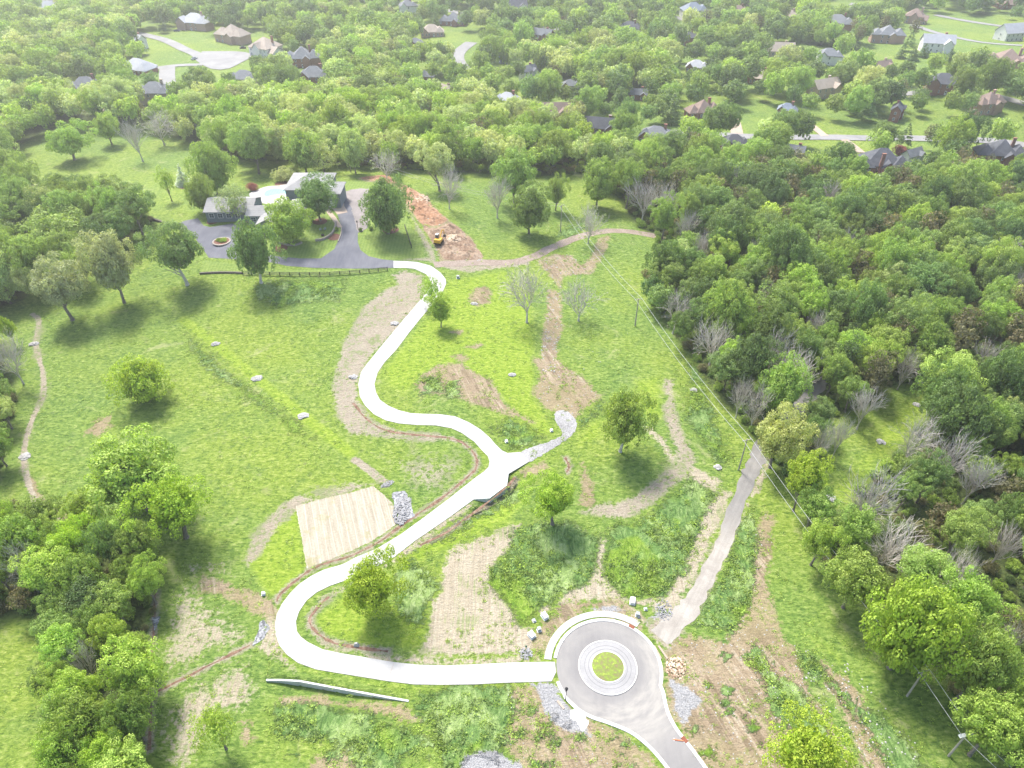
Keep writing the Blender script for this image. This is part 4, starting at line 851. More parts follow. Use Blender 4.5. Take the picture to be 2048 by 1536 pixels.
WM = dict(brick=brick('red_brick', (.20, .085, .06), (.27, .13, .09)), pinkbrick=brick('rose_brick', (.34, .21, .16), (.42, .28, .22)), tan=brick('tan_brick', (.36, .28, .20), (.44, .36, .27)),
          white=mottled('white_siding', (.58, .57, .54), (.72, .71, .68), 1), grey=mottled('slate_siding', (.14, .165, .18), (.20, .225, .24), 1))
RM = dict(weathered=shingle('weathered_shingle', (.21, .208, .205), (.30, .295, .288)), grey=shingle('grey_shingle', (.13, .14, .15), (.22, .23, .245)), dark=shingle('dark_shingle', (.06, .065, .075), (.12, .125, .14)), brown=shingle('brown_shingle', (.17, .12, .10), (.27, .205, .17)),
          tan=shingle('tan_shingle', (.30, .25, .20), (.42, .36, .30)), pale=shingle('pale_shingle', (.33, .34, .36), (.45, .46, .48)), blue=shingle('blue_grey_shingle', (.15, .18, .22), (.24, .27, .32)))
WORD = dict(brick='red brick', pinkbrick='rose brick', tan='tan', white='white', grey='slate')
RW = dict(weathered='grey', grey='grey', dark='dark', brown='brown', tan='tan', pale='pale grey', blue='blue-grey')
def win_mesh(w, h):
    mb = MB(); mb.box((0, .0, 0), (w-.14, .06, h-.14), mi=1)
    for s in (-1, 1): mb.box((s*(w/2-.05), -.02, 0), (.1, .14, h)); mb.box((0, -.02, s*(h/2-.05)), (w-.2, .14, .1))
    mb.box((0, -.045, 0), (.05, .03, h-.2)); mb.box((0, -.048, 0), (w-.2, .03, .05))
    return mb.mesh('window', [MAT['white_paint'], MAT['glass']])
WIN = {k: win_mesh(*k) for k in ((1.1, 1.6), (1.8, 1.7), (1.1, 1.3))}
mb = MB(); mb.box((0, 0, 0), (1.1, .1, 2.15)); mb.box((0, -.06, .3), (.7, .04, .9), mi=1); DOOR = mb.mesh('door', [MAT['white_paint'], MAT['black_metal']])
mb = MB(); mb.box((0, 0, 0), (4.8, .1, 2.3)); [mb.box((0, -.055, z), (4.6, .03, .04), mi=1) for z in (-.6, 0, .6)]; GDOOR = mb.mesh('garage_door', [MAT['white_paint'], MAT['metal_grey']])
def roof_block(mb, x, y, L, D, e, rh, kind, ov=.55):
    l, d = L/2+ov, D/2+ov; z0 = e-.12; zt = e+rh
    if kind == 'hip':
        k = max(0.15, l-d) if l >= d else .15; ky = max(.15, d-l) if d > l else .0
        top = [(x-k, y, zt), (x+k, y, zt)] if l >= d else [(x, y-ky, zt), (x, y+ky, zt)]
        b = [(x-l, y-d, z0), (x+l, y-d, z0), (x+l, y+d, z0), (x-l, y+d, z0)]; u = [(a, c, z0-.22) for a, c, _ in b]
        if l >= d: f = [(0, 1, 5, 4), (1, 2, 5), (2, 3, 4, 5), (3, 0, 4)]
        else: f = [(0, 1, 4), (1, 2, 5, 4), (2, 3, 5), (3, 0, 4, 5)]
        mb.add(b+top+u, f+[(6, 7, 1, 0), (7, 8, 2, 1), (8, 9, 3, 2), (9, 6, 0, 3), (9, 8, 7, 6)])
    else:                                                         # ridge along x (gable) or along y (gabley)
        if kind == 'gabley': b = [(x-l, y-d), (x+l, y-d), (x+l, y+d), (x-l, y+d)]; rr = [(x, y-d, zt), (x, y+d, zt)]; f = [(0, 3, 5, 4), (2, 1, 4, 5)]
        else: b = [(x-l, y-d), (x+l, y-d), (x+l, y+d), (x-l, y+d)]; rr = [(x-l, y, zt), (x+l, y, zt)]; f = [(1, 0, 4, 5), (3, 2, 5, 4)]
        v = [(p[0], p[1], z0) for p in b]+rr; t_ = .18
        v2 = [(p[0], p[1], p[2]-t_) for p in v]; mb.add(v, f); mb.add(v2, [g[::-1] for g in f])
        e_ = [(0, 4), (4, 1), (2, 5), (5, 3), (1, 2), (3, 0)] if kind == 'gabley' else [(0, 4), (4, 3), (1, 5), (5, 2), (0, 1), (2, 3)]
        k = len(mb.v)-12; mb.f += [(k+a, k+b_, k+6+b_, k+6+a) for a, b_ in e_]; mb.mi += [0]*len(e_)
def wall_block(mb, x, y, L, D, e, rh, kind):
    mb.box((x, y, e/2-.75), (L, D, e+1.5-.3))
    if kind == 'gabley': mb.add([(x-L/2, y-D/2+.002, e-.2), (x+L/2, y-D/2+.002, e-.2), (x, y-D/2+.002, e+rh*.93), (x-L/2, y+D/2, e-.2), (x+L/2, y+D/2, e-.2), (x, y+D/2, e+rh*.93)], [(0, 1, 2), (5, 4, 3)])
    if kind == 'gable': mb.add([(x-L/2+.002, y-D/2, e-.2), (x-L/2+.002, y+D/2, e-.2), (x-L/2+.002, y, e+rh*.93), (x+L/2, y-D/2, e-.2), (x+L/2, y+D/2, e-.2), (x+L/2, y, e+rh*.93)], [(1, 0, 2), (3, 4, 5)])
def house(P, rot, blocks, wall, roof, label, chim=(), extra=None, wins=True, name='house', win_limit=16):
    """blocks: (x, y, length, depth, eave height, roof rise, kind)"""
    h = empty(name, P, rot, label=label, cat='house', group=None)
    wb, rb = MB(), MB()
    for b in blocks: wall_block(wb, *b); roof_block(rb, *b)
    wb.build('wall', WM[wall], h); ro = rb.build('roof', RM[roof], h)
    for c in chim:
        cb = MB(); cb.box((c[0], c[1], c[2]/2), (1.3, .9, c[2])); cb.box((c[0], c[1], c[2]+.1), (1.55, 1.1, .2)); cb.build('chimney', WM['brick' if wall in ('white', 'grey') else wall], ro)
    cnt = 0
    if wins:
        for bi, (x, y, L, D, e, rh, kd) in enumerate(blocks):
            for z in ([1.6] if e < 4 else [1.6, 4.4]):
                n = max(2, int(L/3.4))
                for i in range(n):
                    if cnt >= win_limit: break
                    wx = x-L/2+L*(i+.5)/n
                    o = link('window', WIN[(1.1, 1.6)], h); o.location = (wx, y-D/2-.04, z); cnt += 1
                    if bi == 0 and z < 2 and i == n//2: o.data = DOOR; o.name = 'door'; o.location.z = 1.1
                for s in (-1, 1):
                    if cnt >= win_limit+4: break
                    o = link('window', WIN[(1.1, 1.3)], h); o.location = (x+s*(L/2+.04), y, z); o.rotation_euler = (0, 0, s*R(90)); cnt += 1
    if extra: extra(h)
    return h
def H(px, py, wpx, wall, roof, where, rot=0, st=2, wide=.62, plan=0, chim=1, wins=True):
    P = W(px, py+wpx*.10, 2); s = F/proj(P)[2]; L = wpx/s*1.14; D = min(L*wide, 15); e = 5.8 if st == 2 else 3.2; rr = D*.34+.6; rh = rt.uniform(.9, 1.1)*rr
    if plan == 0: B = [(0, 0, L*.8, D, e, rh, 'hip'), (-L*.28, -D*.42, L*.3, D*.45, e, rh*.72, 'gabley'), (L*.34, -D*.12, L*.32, D*.8, e*.95, rh*.75, 'hip')]
    elif plan == 1: B = [(0, 0, L*.66, D, e, rh, 'hip'), (L*.33, -D*.1, L*.36, D*.72, e*.6 if st == 2 else e, rh*.6, 'gable'), (0, -D*.4, L*.24, D*.4, e, rh*.6, 'gabley')]
    elif plan == 2: B = [(0, 0, L, D*.8, e, rh, 'gable'), (L*.3, -D*.35, L*.28, D*.5, e*.97, rh*.6, 'gabley')]
    elif plan == 3: B = [(0, 0, L*.55, D*.95, e, rh*1.1, 'hip'), (-L*.33, -D*.08, L*.34, D*.7, e*.96, rh*.7, 'hip'), (L*.33, -D*.05, L*.34, D*.75, e*.98, rh*.75, 'hip'), (L*.12, -D*.45, L*.2, D*.3, e*.94, rh*.4, 'gabley')]
    ch = [(L*.22, D*.12, e+rh+.6)] if chim else []
    HOUSE_SPOTS.append((P.x, P.y, L*.50)); HOUSE_PX.append((px, py, wpx))
    return house(P, R(rot), B, wall, roof, f"{WORD[wall]} house, {RW[roof]} roof, {where}", ch, wins=wins, win_limit=12)
HOUSES = [
 (393, 46, 56, 'pinkbrick', 'pale', 'farthest back on the upper left road', -12, 2, 0), (468, 72, 58, 'pinkbrick', 'tan', 'left of the pale house on the upper left loop', -25, 2, 3), (533, 97, 64, 'white', 'tan', 'at the right end of the upper left loop', -30, 2, 1),
 (607, 118, 60, 'brick', 'grey', 'below and right of the upper left loop road', 8, 2, 3), (278, 131, 60, 'brick', 'pale', 'left of the white court at upper left', -20, 1, 0), (174, 170, 62, 'brick', 'grey', 'sunk in trees at far left', 15, 1, 0),
 (314, 188, 60, 'tan', 'grey', 'at the lower end of the white court', 0, 2, 0), (489, 152, 52, 'tan', 'grey', 'with only its roof above the trees below the loop lawn', -8, 1, 0), (630, 156, 56, 'brick', 'grey', 'just below the brick house by the loop road', 5, 2, 0),
 (275, 86, 34, 'white', 'pale', 'between trees left of the loop road', -30, 2, 2), (101, 12, 38, 'white', 'pale', 'alone near the top left corner', 0, 1, 2), (815, 17, 32, 'white', 'grey', 'at the top edge left of the long street', 20, 2, 0),
 (907, 38, 46, 'brick', 'grey', 'below the long street at the top middle', -12, 1, 3), (863, 60, 42, 'pinkbrick', 'tan', 'left of the small street at upper middle', 5, 1, 0), (1085, 76, 36, 'brick', 'grey', 'between dark trees at upper middle', -30, 2, 2),
 (1030, 17, 40, 'white', 'dark', 'under dark trees at the top middle', 10, 2, 2), (832, 93, 24, 'brick', 'grey', 'half hidden left of the small street', 10, 2, 0), (1010, 117, 20, 'grey', 'grey', 'peeping out right of the small street', 20, 2, 2),
 (1056, 150, 30, 'white', 'grey', 'beside the bare tree below the small street', 40, 2, 2), (852, 151, 28, 'brick', 'grey', 'at the left foot of the small street', -10, 1, 0), (892, 178, 24, 'pinkbrick', 'tan', 'half hidden in the ridge wood', -40, 1, 2),
 (1015, 206, 44, 'brick', 'pale', 'alone on the back of the ridge', -22, 2, 0), (1140, 169, 32, 'brick', 'grey', 'between the grove and the ridge', 0, 1, 0), (1276, 188, 30, 'brick', 'grey', 'under the right side of the big grove', -10, 1, 2),
 (1258, 60, 38, 'white', 'dark', 'behind the big pale grove at the top', -18, 2, 0), (1105, 220, 58, 'tan', 'brown', 'low and half buried in trees on the ridge', 0, 1, 2), (1203, 250, 60, 'brick', 'dark', 'with long plain roof where the right street starts', -14, 1, 2),
 (1312, 266, 62, 'brick', 'grey', 'below the left end of the right street', -18, 1, 0), (1384, 24, 46, 'white', 'blue', 'at the top edge right of centre', 8, 2, 0), (1476, 19, 30, 'brick', 'brown', 'at the top edge beside the white one', 0, 1, 0),
 (1372, 80, 40, 'brick', 'dark', 'standing alone between trees at upper right of centre', 5, 2, 0), (1392, 131, 38, 'brick', 'pale', 'below the dark roofed one at upper right of centre', -15, 1, 0), (1515, 151, 50, 'brick', 'tan', 'in front of the bright tree at upper right', -18, 1, 0),
 (1404, 217, 58, 'brick', 'brown', 'left of the lawn with the tan approach', 12, 1, 3), (1464, 294, 50, 'brick', 'dark', 'with steep roof at the left end of the wood edge', 0, 2, 0), (1645, 180, 52, 'tan', 'tan', 'beside blue poolside chairs', 25, 2, 2),
 (1573, 218, 34, 'brick', 'blue', 'above the right street among trees', -20, 1, 0), (1654, 116, 44, 'white', 'grey', 'below the long pale lawn', -8, 2, 0), (1556, 98, 50, 'tan', 'tan', 'low at the left end of the long pale lawn', -8, 1, 2),
 (1671, 48, 52, 'brick', 'grey', 'behind the row of pines', -18, 2, 0), (1772, 72, 54, 'pinkbrick', 'grey', 'with small white sunroom right of the pines', -12, 2, 3), (1827, 36, 42, 'pinkbrick', 'brown', 'near the round drive at top right', -30, 2, 1),
 (1871, 91, 50, 'white', 'pale', 'with steep gables between pines', -12, 2, 2), (1880, 170, 60, 'brick', 'dark', 'with a white portico beside the large dark tree', -14, 2, 0), (1790, 228, 32, 'brick', 'dark', 'tall and narrow right of the pine clump', 60, 2, 2),
 (1970, 211, 52, 'pinkbrick', 'brown', 'above the dark trees near the right edge', 18, 2, 3), (1823, 309, 36, 'white', 'grey', 'half hidden beside the dark red tree', 30, 1, 2), (1993, 311, 78, 'brick', 'dark', 'at the far right of the wood edge', -12, 2, 3),
 (2010, 124, 78, 'pinkbrick', 'brown', 'very wide at the right edge by the pool', -16, 2, 3), (2025, 68, 56, 'white', 'pale', 'bright at the right edge near the top', 15, 2, 2), (1588, 301, 32, 'white', 'grey', 'small behind the dark brick one on the wood edge', -25, 1, 2),
 (1763, 131, 34, 'tan', 'brown', 'with only a long ridge above trees at right', 25, 1, 2), (2012, 5, 42, 'brick', 'brown', 'at the top right corner', 5, 1, 0), (1577, 30, 34, 'tan', 'tan', 'low among trees at the top right of centre', 0, 1, 0)]
for i, (px, py, w, wa, rf, wh, rot, st, plan) in enumerate(HOUSES): H(px, py, w, wa, rf, wh, rot, st, .6, plan, i % 3 != 1)
# the large brick house with a deck on the wood edge
def deck(h):
    d = MB(); d.box((.5, -9.0, 2.5), (8, 3.4, .25))
    for x in (-3.2, .5, 4.2): d.box((x, -10.5, 1.0), (.25, .25, 3.2)); 
    for x in np.linspace(-3.4, 4.4, 9): d.box((x, -10.6, 3.1), (.08, .08, 1.0))
    d.box((.5, -10.6, 3.62), (8, .12, .08)); d.build('deck', MAT['white_paint'], h)
P = W(1757, 334, 3); HOUSE_SPOTS.append((P.x, P.y, 9)); HOUSE_PX.append((1757, 328, 84))
house(P, R(-8), [(0, 0, 15, 12, 5.8, 5.6, 'hip'), (-7.6, -3, 7, 8, 5.4, 3.6, 'hip'), (6.8, -3.2, 7.5, 8, 5.7, 4.0, 'hip'), (1.5, -5.6, 4.5, 4.5, 5.6, 2.4, 'gabley')], 'brick', 'dark', 'large red brick house with tall chimney and white rear deck on the wood edge', [(-1.6, -6.4, 11.0)], deck, win_limit=20)
# white portico of the dark roofed house
# ---- the long low house on the hill
HP = W(545, 425, 0)
def w2l(px, py, up):
    p = W(px, py, up); return p.x-HP.x, p.y-HP.y
def hill_house():
    a = w2l(466, 407, 4); b = w2l(556, 414, 4.5); c = w2l(547, 432, 4); d = w2l(636, 364, 6); e = w2l(592, 408, 4)
    B = [(a[0], a[1], 16, 12, 3.3, 2.3, 'gable'), (b[0], b[1], 20, 7.6, 3.3, 1.7, 'gable'), (c[0]-1, c[1]+1, 7.0, 12, 3.2, 1.9, 'gabley'), (e[0]+1, e[1], 7, 11, 3.25, 2.1, 'hip'),
         (d[0]-3, d[1]+1, 15, 15, 5.6, 3.0, 'hip'), (d[0]+5, d[1]-4.5, 9, 10, 5.4, 2.0, 'hip')]
    def extra(h):
        for x, y, z, r in ((d[0]+5, d[1]-9.56, 1.3, 0), ):
            o = link('garage_door', GDOOR, h); o.location = (x, y, z)
        for x in (-6, -3, 0, 3): o = link('window', WIN[(1.8, 1.7)], h); o.location = (a[0]+x, a[1]-6.06, 1.7)
        for x in (-8, -5.5, 5.5, 8): o = link('window', WIN[(1.8, 1.7)], h); o.location = (b[0]+x, b[1]-3.86, 1.7)
        o = link('door', DOOR, h); o.location = (b[0]-4.6, b[1]-3.86, 1.1)
        for x in (-2, 0, 2): o = link('window', WIN[(1.1, 1.6)], h); o.location = (d[0]+5+x*1.4, d[1]-9.56, 4.0)
        s = MB().box((0, 0, 0), (1.1, 1.3, .14)); o = s.build('skylight', MAT['white_paint'], h); o.location = (d[0]+6.5, d[1]-6.5, 6.75); o.rotation_euler = (R(22), 0, 0)
        s = MB().box((0, 0, .3), (2.2, .6, 1.3)); o = s.build('chimney', MAT['stone_wall'], h); o.location = (b[0]+3, b[1]+.3, 5.4)
    return house(HP, 0, B, 'grey', 'weathered', 'long low slate house with pale grey roofs around the pool on the hill', (), extra, wins=False)
hill_house()
# pool deck and covered pool
sheet('pool_deck', [(498, 388), (519, 378), (536, 373), (560, 371), (590, 366), (606, 372), (606, 404), (575, 410), (530, 408), (508, 398)], .10, MAT['concrete'], smooth=3, skirt=.2, **S)
pe = empty('swimming_pool', W(553, 388), label='round-cornered pool under an aqua cover behind the long low house', cat='pool')
po = catmull([W(*q) for q in [(529, 389), (537, 383), (552, 380), (567, 382), (579, 390), (582, 398), (570, 403), (552, 404), (536, 400)]], 5, True)
t = NT('pool_cover'); p = t.pos(); b = t.n('ShaderNodeTexBrick', {'Vector': p, 'Scale': .5, 'Mortar Size': .02, 'Color1': (.16, .38, .40, 1), 'Color2': (.19, .42, .44, 1), 'Mortar': (.28, .5, .52, 1)}, offset=0.0).outputs['Color']; pc = t.fin(b, .35)
def plate(name, out, z, mat, parent, th=.12):
    c = parent.location; n = len(out); v = [(q.x-c.x, q.y-c.y, z) for q in out]+[(q.x-c.x, q.y-c.y, z-th) for q in out]
    ar = sum(out[i].x*out[(i+1) % n].y-out[(i+1) % n].x*out[i].y for i in range(n)); f = [tuple(range(n))]+[(i, n+i, n+(i+1) % n, (i+1) % n) for i in range(n)]
    if ar < 0: f = [g[::-1] for g in f]
    return MB().add(v, f).build(name, mat, parent)
cc = sum((q for q in po), Vector((0, 0)))/len(po)
plate('coping', [cc+(q-cc)*1.07 for q in po], .16, MAT['patio'], pe); plate('pool_cover', po, .19, pc, pe)
for i, pts in enumerate([[(640, 372), (700, 372)]]): pass

# ---------------------------------------------------------------- planting the woods and gardens
roads_px = [[(1300, 268), (1485, 273), (1656, 275), (1826, 277), (1980, 282), (2060, 292)], [(943, 85), (919, 104), (916, 122), (933, 144), (950, 160)], [(782, 5), (858, 14), (919, 26), (970, 36), (1039, 44), (1107, 58)],
            [(325, 79), (369, 99), (393, 109), (413, 126), (441, 137), (470, 125), (492, 112), (472, 106), (403, 106)], [(335, 135), (338, 168), (376, 180)], [(1649, 24), (1724, 17)], [(1826, 50), (1881, 68), (1963, 85), (2060, 92)], [(1464, 236), (1474, 268)], [(1621, 250), (1650, 273)], [(1690, 280), (1722, 306)]]
RW_ = [[(W(*q).x, W(*q).y) for q in r] for r in roads_px]
def jgrid(x0, x1, y0, y1, s, rg):
    gx, gy = np.meshgrid(np.arange(x0, x1, s), np.arange(y0, y1, s*.87)); gx[::2] += s/2
    return (gx+rg.uniform(-.32, .32, gx.shape)*s).ravel(), (gy+rg.uniform(-.32, .32, gy.shape)*s).ravel()
def parr(x, y, z):
    zz = y*CT-(z-CAMH)*ST; return 1024+F*x/zz, 768-F*(y*ST+(z-CAMH)*CT)/zz, zz
def clear_of(x, y, r, pad=.6):
    ok = np.ones(x.shape, bool)
    for hx, hy, hr in HOUSE_SPOTS: ok &= np.hypot(x-hx, (y-hy)*np.where(y < hy, .60, 1.0)) > hr+r*.55
    for tx, ty, tr in TREE_PX: ok &= np.hypot(x-tx, y-ty) > (tr+r)*pad
    return ok
HOUSE_PX.append((1612, 792, 70))
FOREST = []          # x, y, r, zc, rz, tint, kind, zone
def fill(zone, polys, s, tints, rr=(3.6, 6.2), excl=(), box=None, kinds=(.86, .14, 0), drop=0.0, seed=1, hk=1.25, roads=False):
    rg = np.random.default_rng(seed); x, y = jgrid(*box, s, rg); ok = np.zeros(x.shape, bool); z = hf(x, y)
    u, v, zz = parr(x, y, z+rr[0]*1.1)
    for p in polys: ok |= inpoly(u, v, p)
    u0, v0, _ = parr(x, y, z)
    for p in excl: ok &= ~inpoly(u0, v0, p)
    ok &= rg.uniform(size=x.shape) > drop; r = rg.uniform(*rr, x.shape)*np.where(rg.uniform(size=x.shape) < .18, 1.18, 1)
    ok &= clear_of(x, y, r)
    uc, vc, zc_ = parr(x, y, z+r*1.25); th = r*F/zc_
    for a, b, w_ in HOUSE_PX: ok &= ~((np.abs(uc-a) < w_*.36+th*.6) & (vc-th < b+w_*.08) & (vc > b-w_*.05))
    if excl is CLEAR:
        for p in CLEAR[:2]: ok &= ~inpoly(uc, vc+th*.4, p)
    if excl is not CLEAR:
        for p in LAWNS: ok &= ~inpoly(uc, vc+th*.5, p)
    if roads:
        for q in RW_: ok &= segdist(x, y, q) > r*.75+3.0
    tn = list(tints); w = np.array([tints[k] for k in tn], float); w /= w.sum()
    patch = np.array([mnoise.noise((a*.03, b*.03, seed)) for a, b in zip(x, y)])
    for i in np.nonzero(ok)[0]:
        c = np.clip(rg.uniform()*.75+(patch[i]+.5)*.25, 0, .999); k = tn[int(np.searchsorted(np.cumsum(w), c))] if c < 1 else tn[-1]
        kd = rg.choice(3, p=kinds); ri = r[i]*(.72 if kd == 1 else (.62 if kd == 2 else 1)); 
        if kd == 1: k = 'olive' if rg.uniform() < .75 else 'deep'
        if kd == 2: k = 'deep' if rg.uniform() < .5 else 'dark'
        zc = ri*hk*rg.uniform(.95, 1.3)+(1.5 if kd == 0 else 2.8); FOREST.append((x[i], y[i], ri, zc, min(zc*.92, ri*rg.uniform(.8, 1.05)*(1.35 if kd else 1)), k, kd, zone))
LAWNS += [[(260, 60), (330, 78), (400, 108), (440, 130), (470, 100), (500, 110), (445, 145), (390, 118), (300, 88)], [(325, 132), (385, 135), (380, 180), (325, 180)], [(905, 78), (950, 78), (935, 130), (955, 160), (925, 158), (900, 120)]]
fill('right', [WOODS['right']], 7.3, dict(deep=.16, dark=.28, mid=.30, bright=.16, pale=.10), rr=(3.3, 6.7), excl=CLEAR, box=(20, 330, 40, 330), seed=3, kinds=(.81, .19, 0))
fill('left low', [WOODS['left low']], 6.0, dict(dark=.22, mid=.30, bright=.38, lime=.10), rr=(3.0, 4.8), box=(-150, -30, 40, 170), seed=4, kinds=(.92, .08, 0))
fill('left mid', [WOODS['left mid']], 7.8, dict(deep=.1, dark=.3, mid=.4, pale=.2), rr=(4, 6.8), excl=CLEAR, box=(-280, -70, 130, 320), seed=5, kinds=(.95, .05, 0))
fill('left edge', [WOODS['left edge']], 7.0, dict(mid=.4, dark=.3, pale=.3), rr=(3, 4.6), box=(-200, -90, 110, 220), seed=6, kinds=(1, 0, 0))
fill('ridge', [WOODS['ridge']], 8.0, dict(dark=.12, mid=.22, bright=.26, pale=.28, lime=.12), rr=(4.0, 6.8), excl=LAWNS+[[(690, 345), (1240, 352), (1240, 520), (690, 420)]], box=(-420, 120, 250, 520), seed=7, kinds=(.93, .07, 0), roads=True)  # paler tint mix puts the strong upper-left light into the leaf colour
fill('upper left', [WOODS['upper left'], WOODS['centre']], 9.5, dict(dark=.12, mid=.28, bright=.25, pale=.35), rr=(4.2, 6.8), excl=LAWNS, box=(-620, 0, 380, 1150), seed=8, kinds=(.92, .06, .02), roads=True)  # pale share raised: bright light on these crowns is carried by leaf tint
fill('grove', [WOODS['far grove']], 9.0, dict(mid=.4, bright=.25, pale=.35), rr=(5, 7.2), box=(0, 240, 380, 800), seed=9, kinds=(1, 0, 0), roads=True)
fill('suburb', [[(-400, -60), (2500, -60), (2500, 345), (1240, 300), (1050, 235), (900, 198), (-400, 200)]], 11.3, dict(deep=.14, dark=.30, mid=.28, bright=.14, pale=.14), rr=(4.0, 7.2), excl=LAWNS+[WOODS['upper left'], WOODS['centre'], WOODS['far grove']], box=(-760, 760, 270, 1250), seed=10, kinds=(.84, .04, .12), drop=.05, roads=True, hk=1.15)
x, y, r_ = np.array([f[0] for f in FOREST]), np.array([f[1] for f in FOREST]), np.array([f[2] for f in FOREST])
u, v, zz = parr(x, y, hf(x, y)+6); sz = r_*2*F/zz
inside = (u > -sz*.5) & (u < 2048+sz*.5) & (v > -sz*.5) & (v < 1536+sz*.4)
N_IND = 225
order = np.argsort(-np.where(inside, sz, 0)); ind = set(order[:N_IND].tolist())
MARK = [((1271, 625), 'the tall pole'), ((1485, 905), 'the gravel lane pole'), ((1830, 1370), 'the lowest pole'), ((1760, 880), 'the grassy glade'), ((1590, 720), 'the fan-shaped bare pair'), ((1250, 465), 'the dirt track end'),
        ((1757, 330), 'the large brick house'), ((1464, 300), 'the steep dark roof'), ((1818, 1250), 'the largest lime tree'), ((1640, 1080), 'the pale boulder'), ((2040, 560), 'the upper right edge'), ((2040, 900), 'the middle right edge'), ((2040, 1250), 'the lower right edge'),
        ((1500, 520), 'the upper wood centre'), ((1800, 520), 'the upper right wood'), ((1720, 680), 'the right wood centre'), ((1900, 740), 'the far side of the right wood'), ((350, 1030), 'the spreading lime tree'), ((306, 1245), 'the small rock apron'), ((290, 1450), 'the red ditch'), ((60, 1150), 'the short left fence'), ((100, 1300), 'the lower left meadow'),
        ((120, 470), 'the very broad tree'), ((30, 560), "the worn path's top"), ((270, 420), 'the dark court walling'), ((60, 330), 'the upper left clearing'), ((10, 850), "the worn path's left side"), ((1000, 320), 'the upper meadow'), ((560, 300), 'the pool lawn')]
def where(a, b):
    d = [math.hypot(a-m[0][0], (b-m[0][1])*1.1) for m in MARK]; i = int(np.argmin(d)); m = MARK[i]
    dx, dy = a-m[0][0], b-m[0][1]
    if d[i] < 26: return 'right by '+m[1]
    q = 'right of' if dx > abs(dy) else 'left of' if -dx > abs(dy) else 'below' if dy > 0 else 'above'
    return ('just ' if d[i] < 62 else '')+q+' '+m[1]
def ordinal(i, n): return 'leftmost' if i == 0 else 'rightmost' if i == n-1 else ['second', 'third', 'fourth', 'fifth', 'sixth', 'seventh', 'eighth'][min(i-1, 6)]+' from left'
LBL = {}
for i in order[:N_IND]:
    r, k, kd = FOREST[i][2], FOREST[i][5], FOREST[i][6]; size = 'small' if r < 3.8 else 'large' if r > 5.6 else 'medium'
    LBL.setdefault(f"{size} {TONE[k]} {('tree', 'cedar', 'conifer')[kd]} {where(u[i], v[i])}", []).append(i)
LAB = {}
for lb, ii in LBL.items():
    ii.sort(key=lambda q: u[q]); n_ = len(ii)
    for q, i in enumerate(ii): LAB[i] = lb+('' if n_ == 1 else f", {ordinal(q, n_)} of {n_}")
KW = ['broad', 'narrow', 'pointed']
for i in order[:N_IND]:
    X, Y, r, zc, rzz, k, kd, zone = FOREST[i]; P = Vector((X, Y, float(hf(X, Y))))
    size = 'small' if r < 4.0 else 'large' if r > 5.9 else 'medium'
    cm = (CR[rt.randrange(8)], CK[rt.randrange(2)], CP[rt.randrange(2)])[kd]
    nm = ('broadleaf_tree', 'cedar_tree', 'conifer_tree')[kd]
    lb = f"{size} {TONE[k]} {('tree', 'cedar', 'conifer')[kd]} {where(u[i], v[i])}"
    make_tree(P, r, zc, rzz*rt.uniform(.85, 1.25), k, cm, TR[rt.randrange(4)], LAB[i], 'trees of the dense woods', nm)
# every tree beyond those: one object
rest = [i for i in range(len(FOREST)) if i not in ind and (-900 < u[i] < 2950)]
src = bpy.data.collections.new('wood_sources'); srcs = []
for j, mm in enumerate([CR[0], CR[1], CR[3], CR[5]]+FAR+FARK+FARP):
    me = mm.copy(); dm = CDIM[mm.name]; n = len(me.vertices); co = np.empty(n*3, np.float32); me.vertices.foreach_get('co', co); co = co.reshape(-1, 3)/np.array([dm[0], dm[0], dm[1]], np.float32)
    me.vertices.foreach_set('co', co.ravel()); me.update()
    o = bpy.data.objects.new('wood_%02d' % j, me); src.objects.link(o); srcs.append(o)
pv_, sc_, rt_, ix_, tn_ = [], [], [], [], []
for i in rest:
    X, Y, r, zc, rzz, k, kd, zone = FOREST[i]; near = sz[i] > 52 and kd == 0
    pv_.append((X, Y, float(hf(X, Y))+zc)); sc_.append((r*1.18, r*1.18, rzz*1.1)); rt_.append((0, 0, rt.uniform(0, 6.28)))
    ix_.append(rt.randrange(4) if near else 4+rt.randrange(5) if kd == 0 else 9 if kd == 1 else 10)
    c = TI[k]; q = rt.uniform(.75, 1.3); tn_.append((c[0]*q*rt.uniform(.93, 1.07), c[1]*q, c[2]*q, 1))
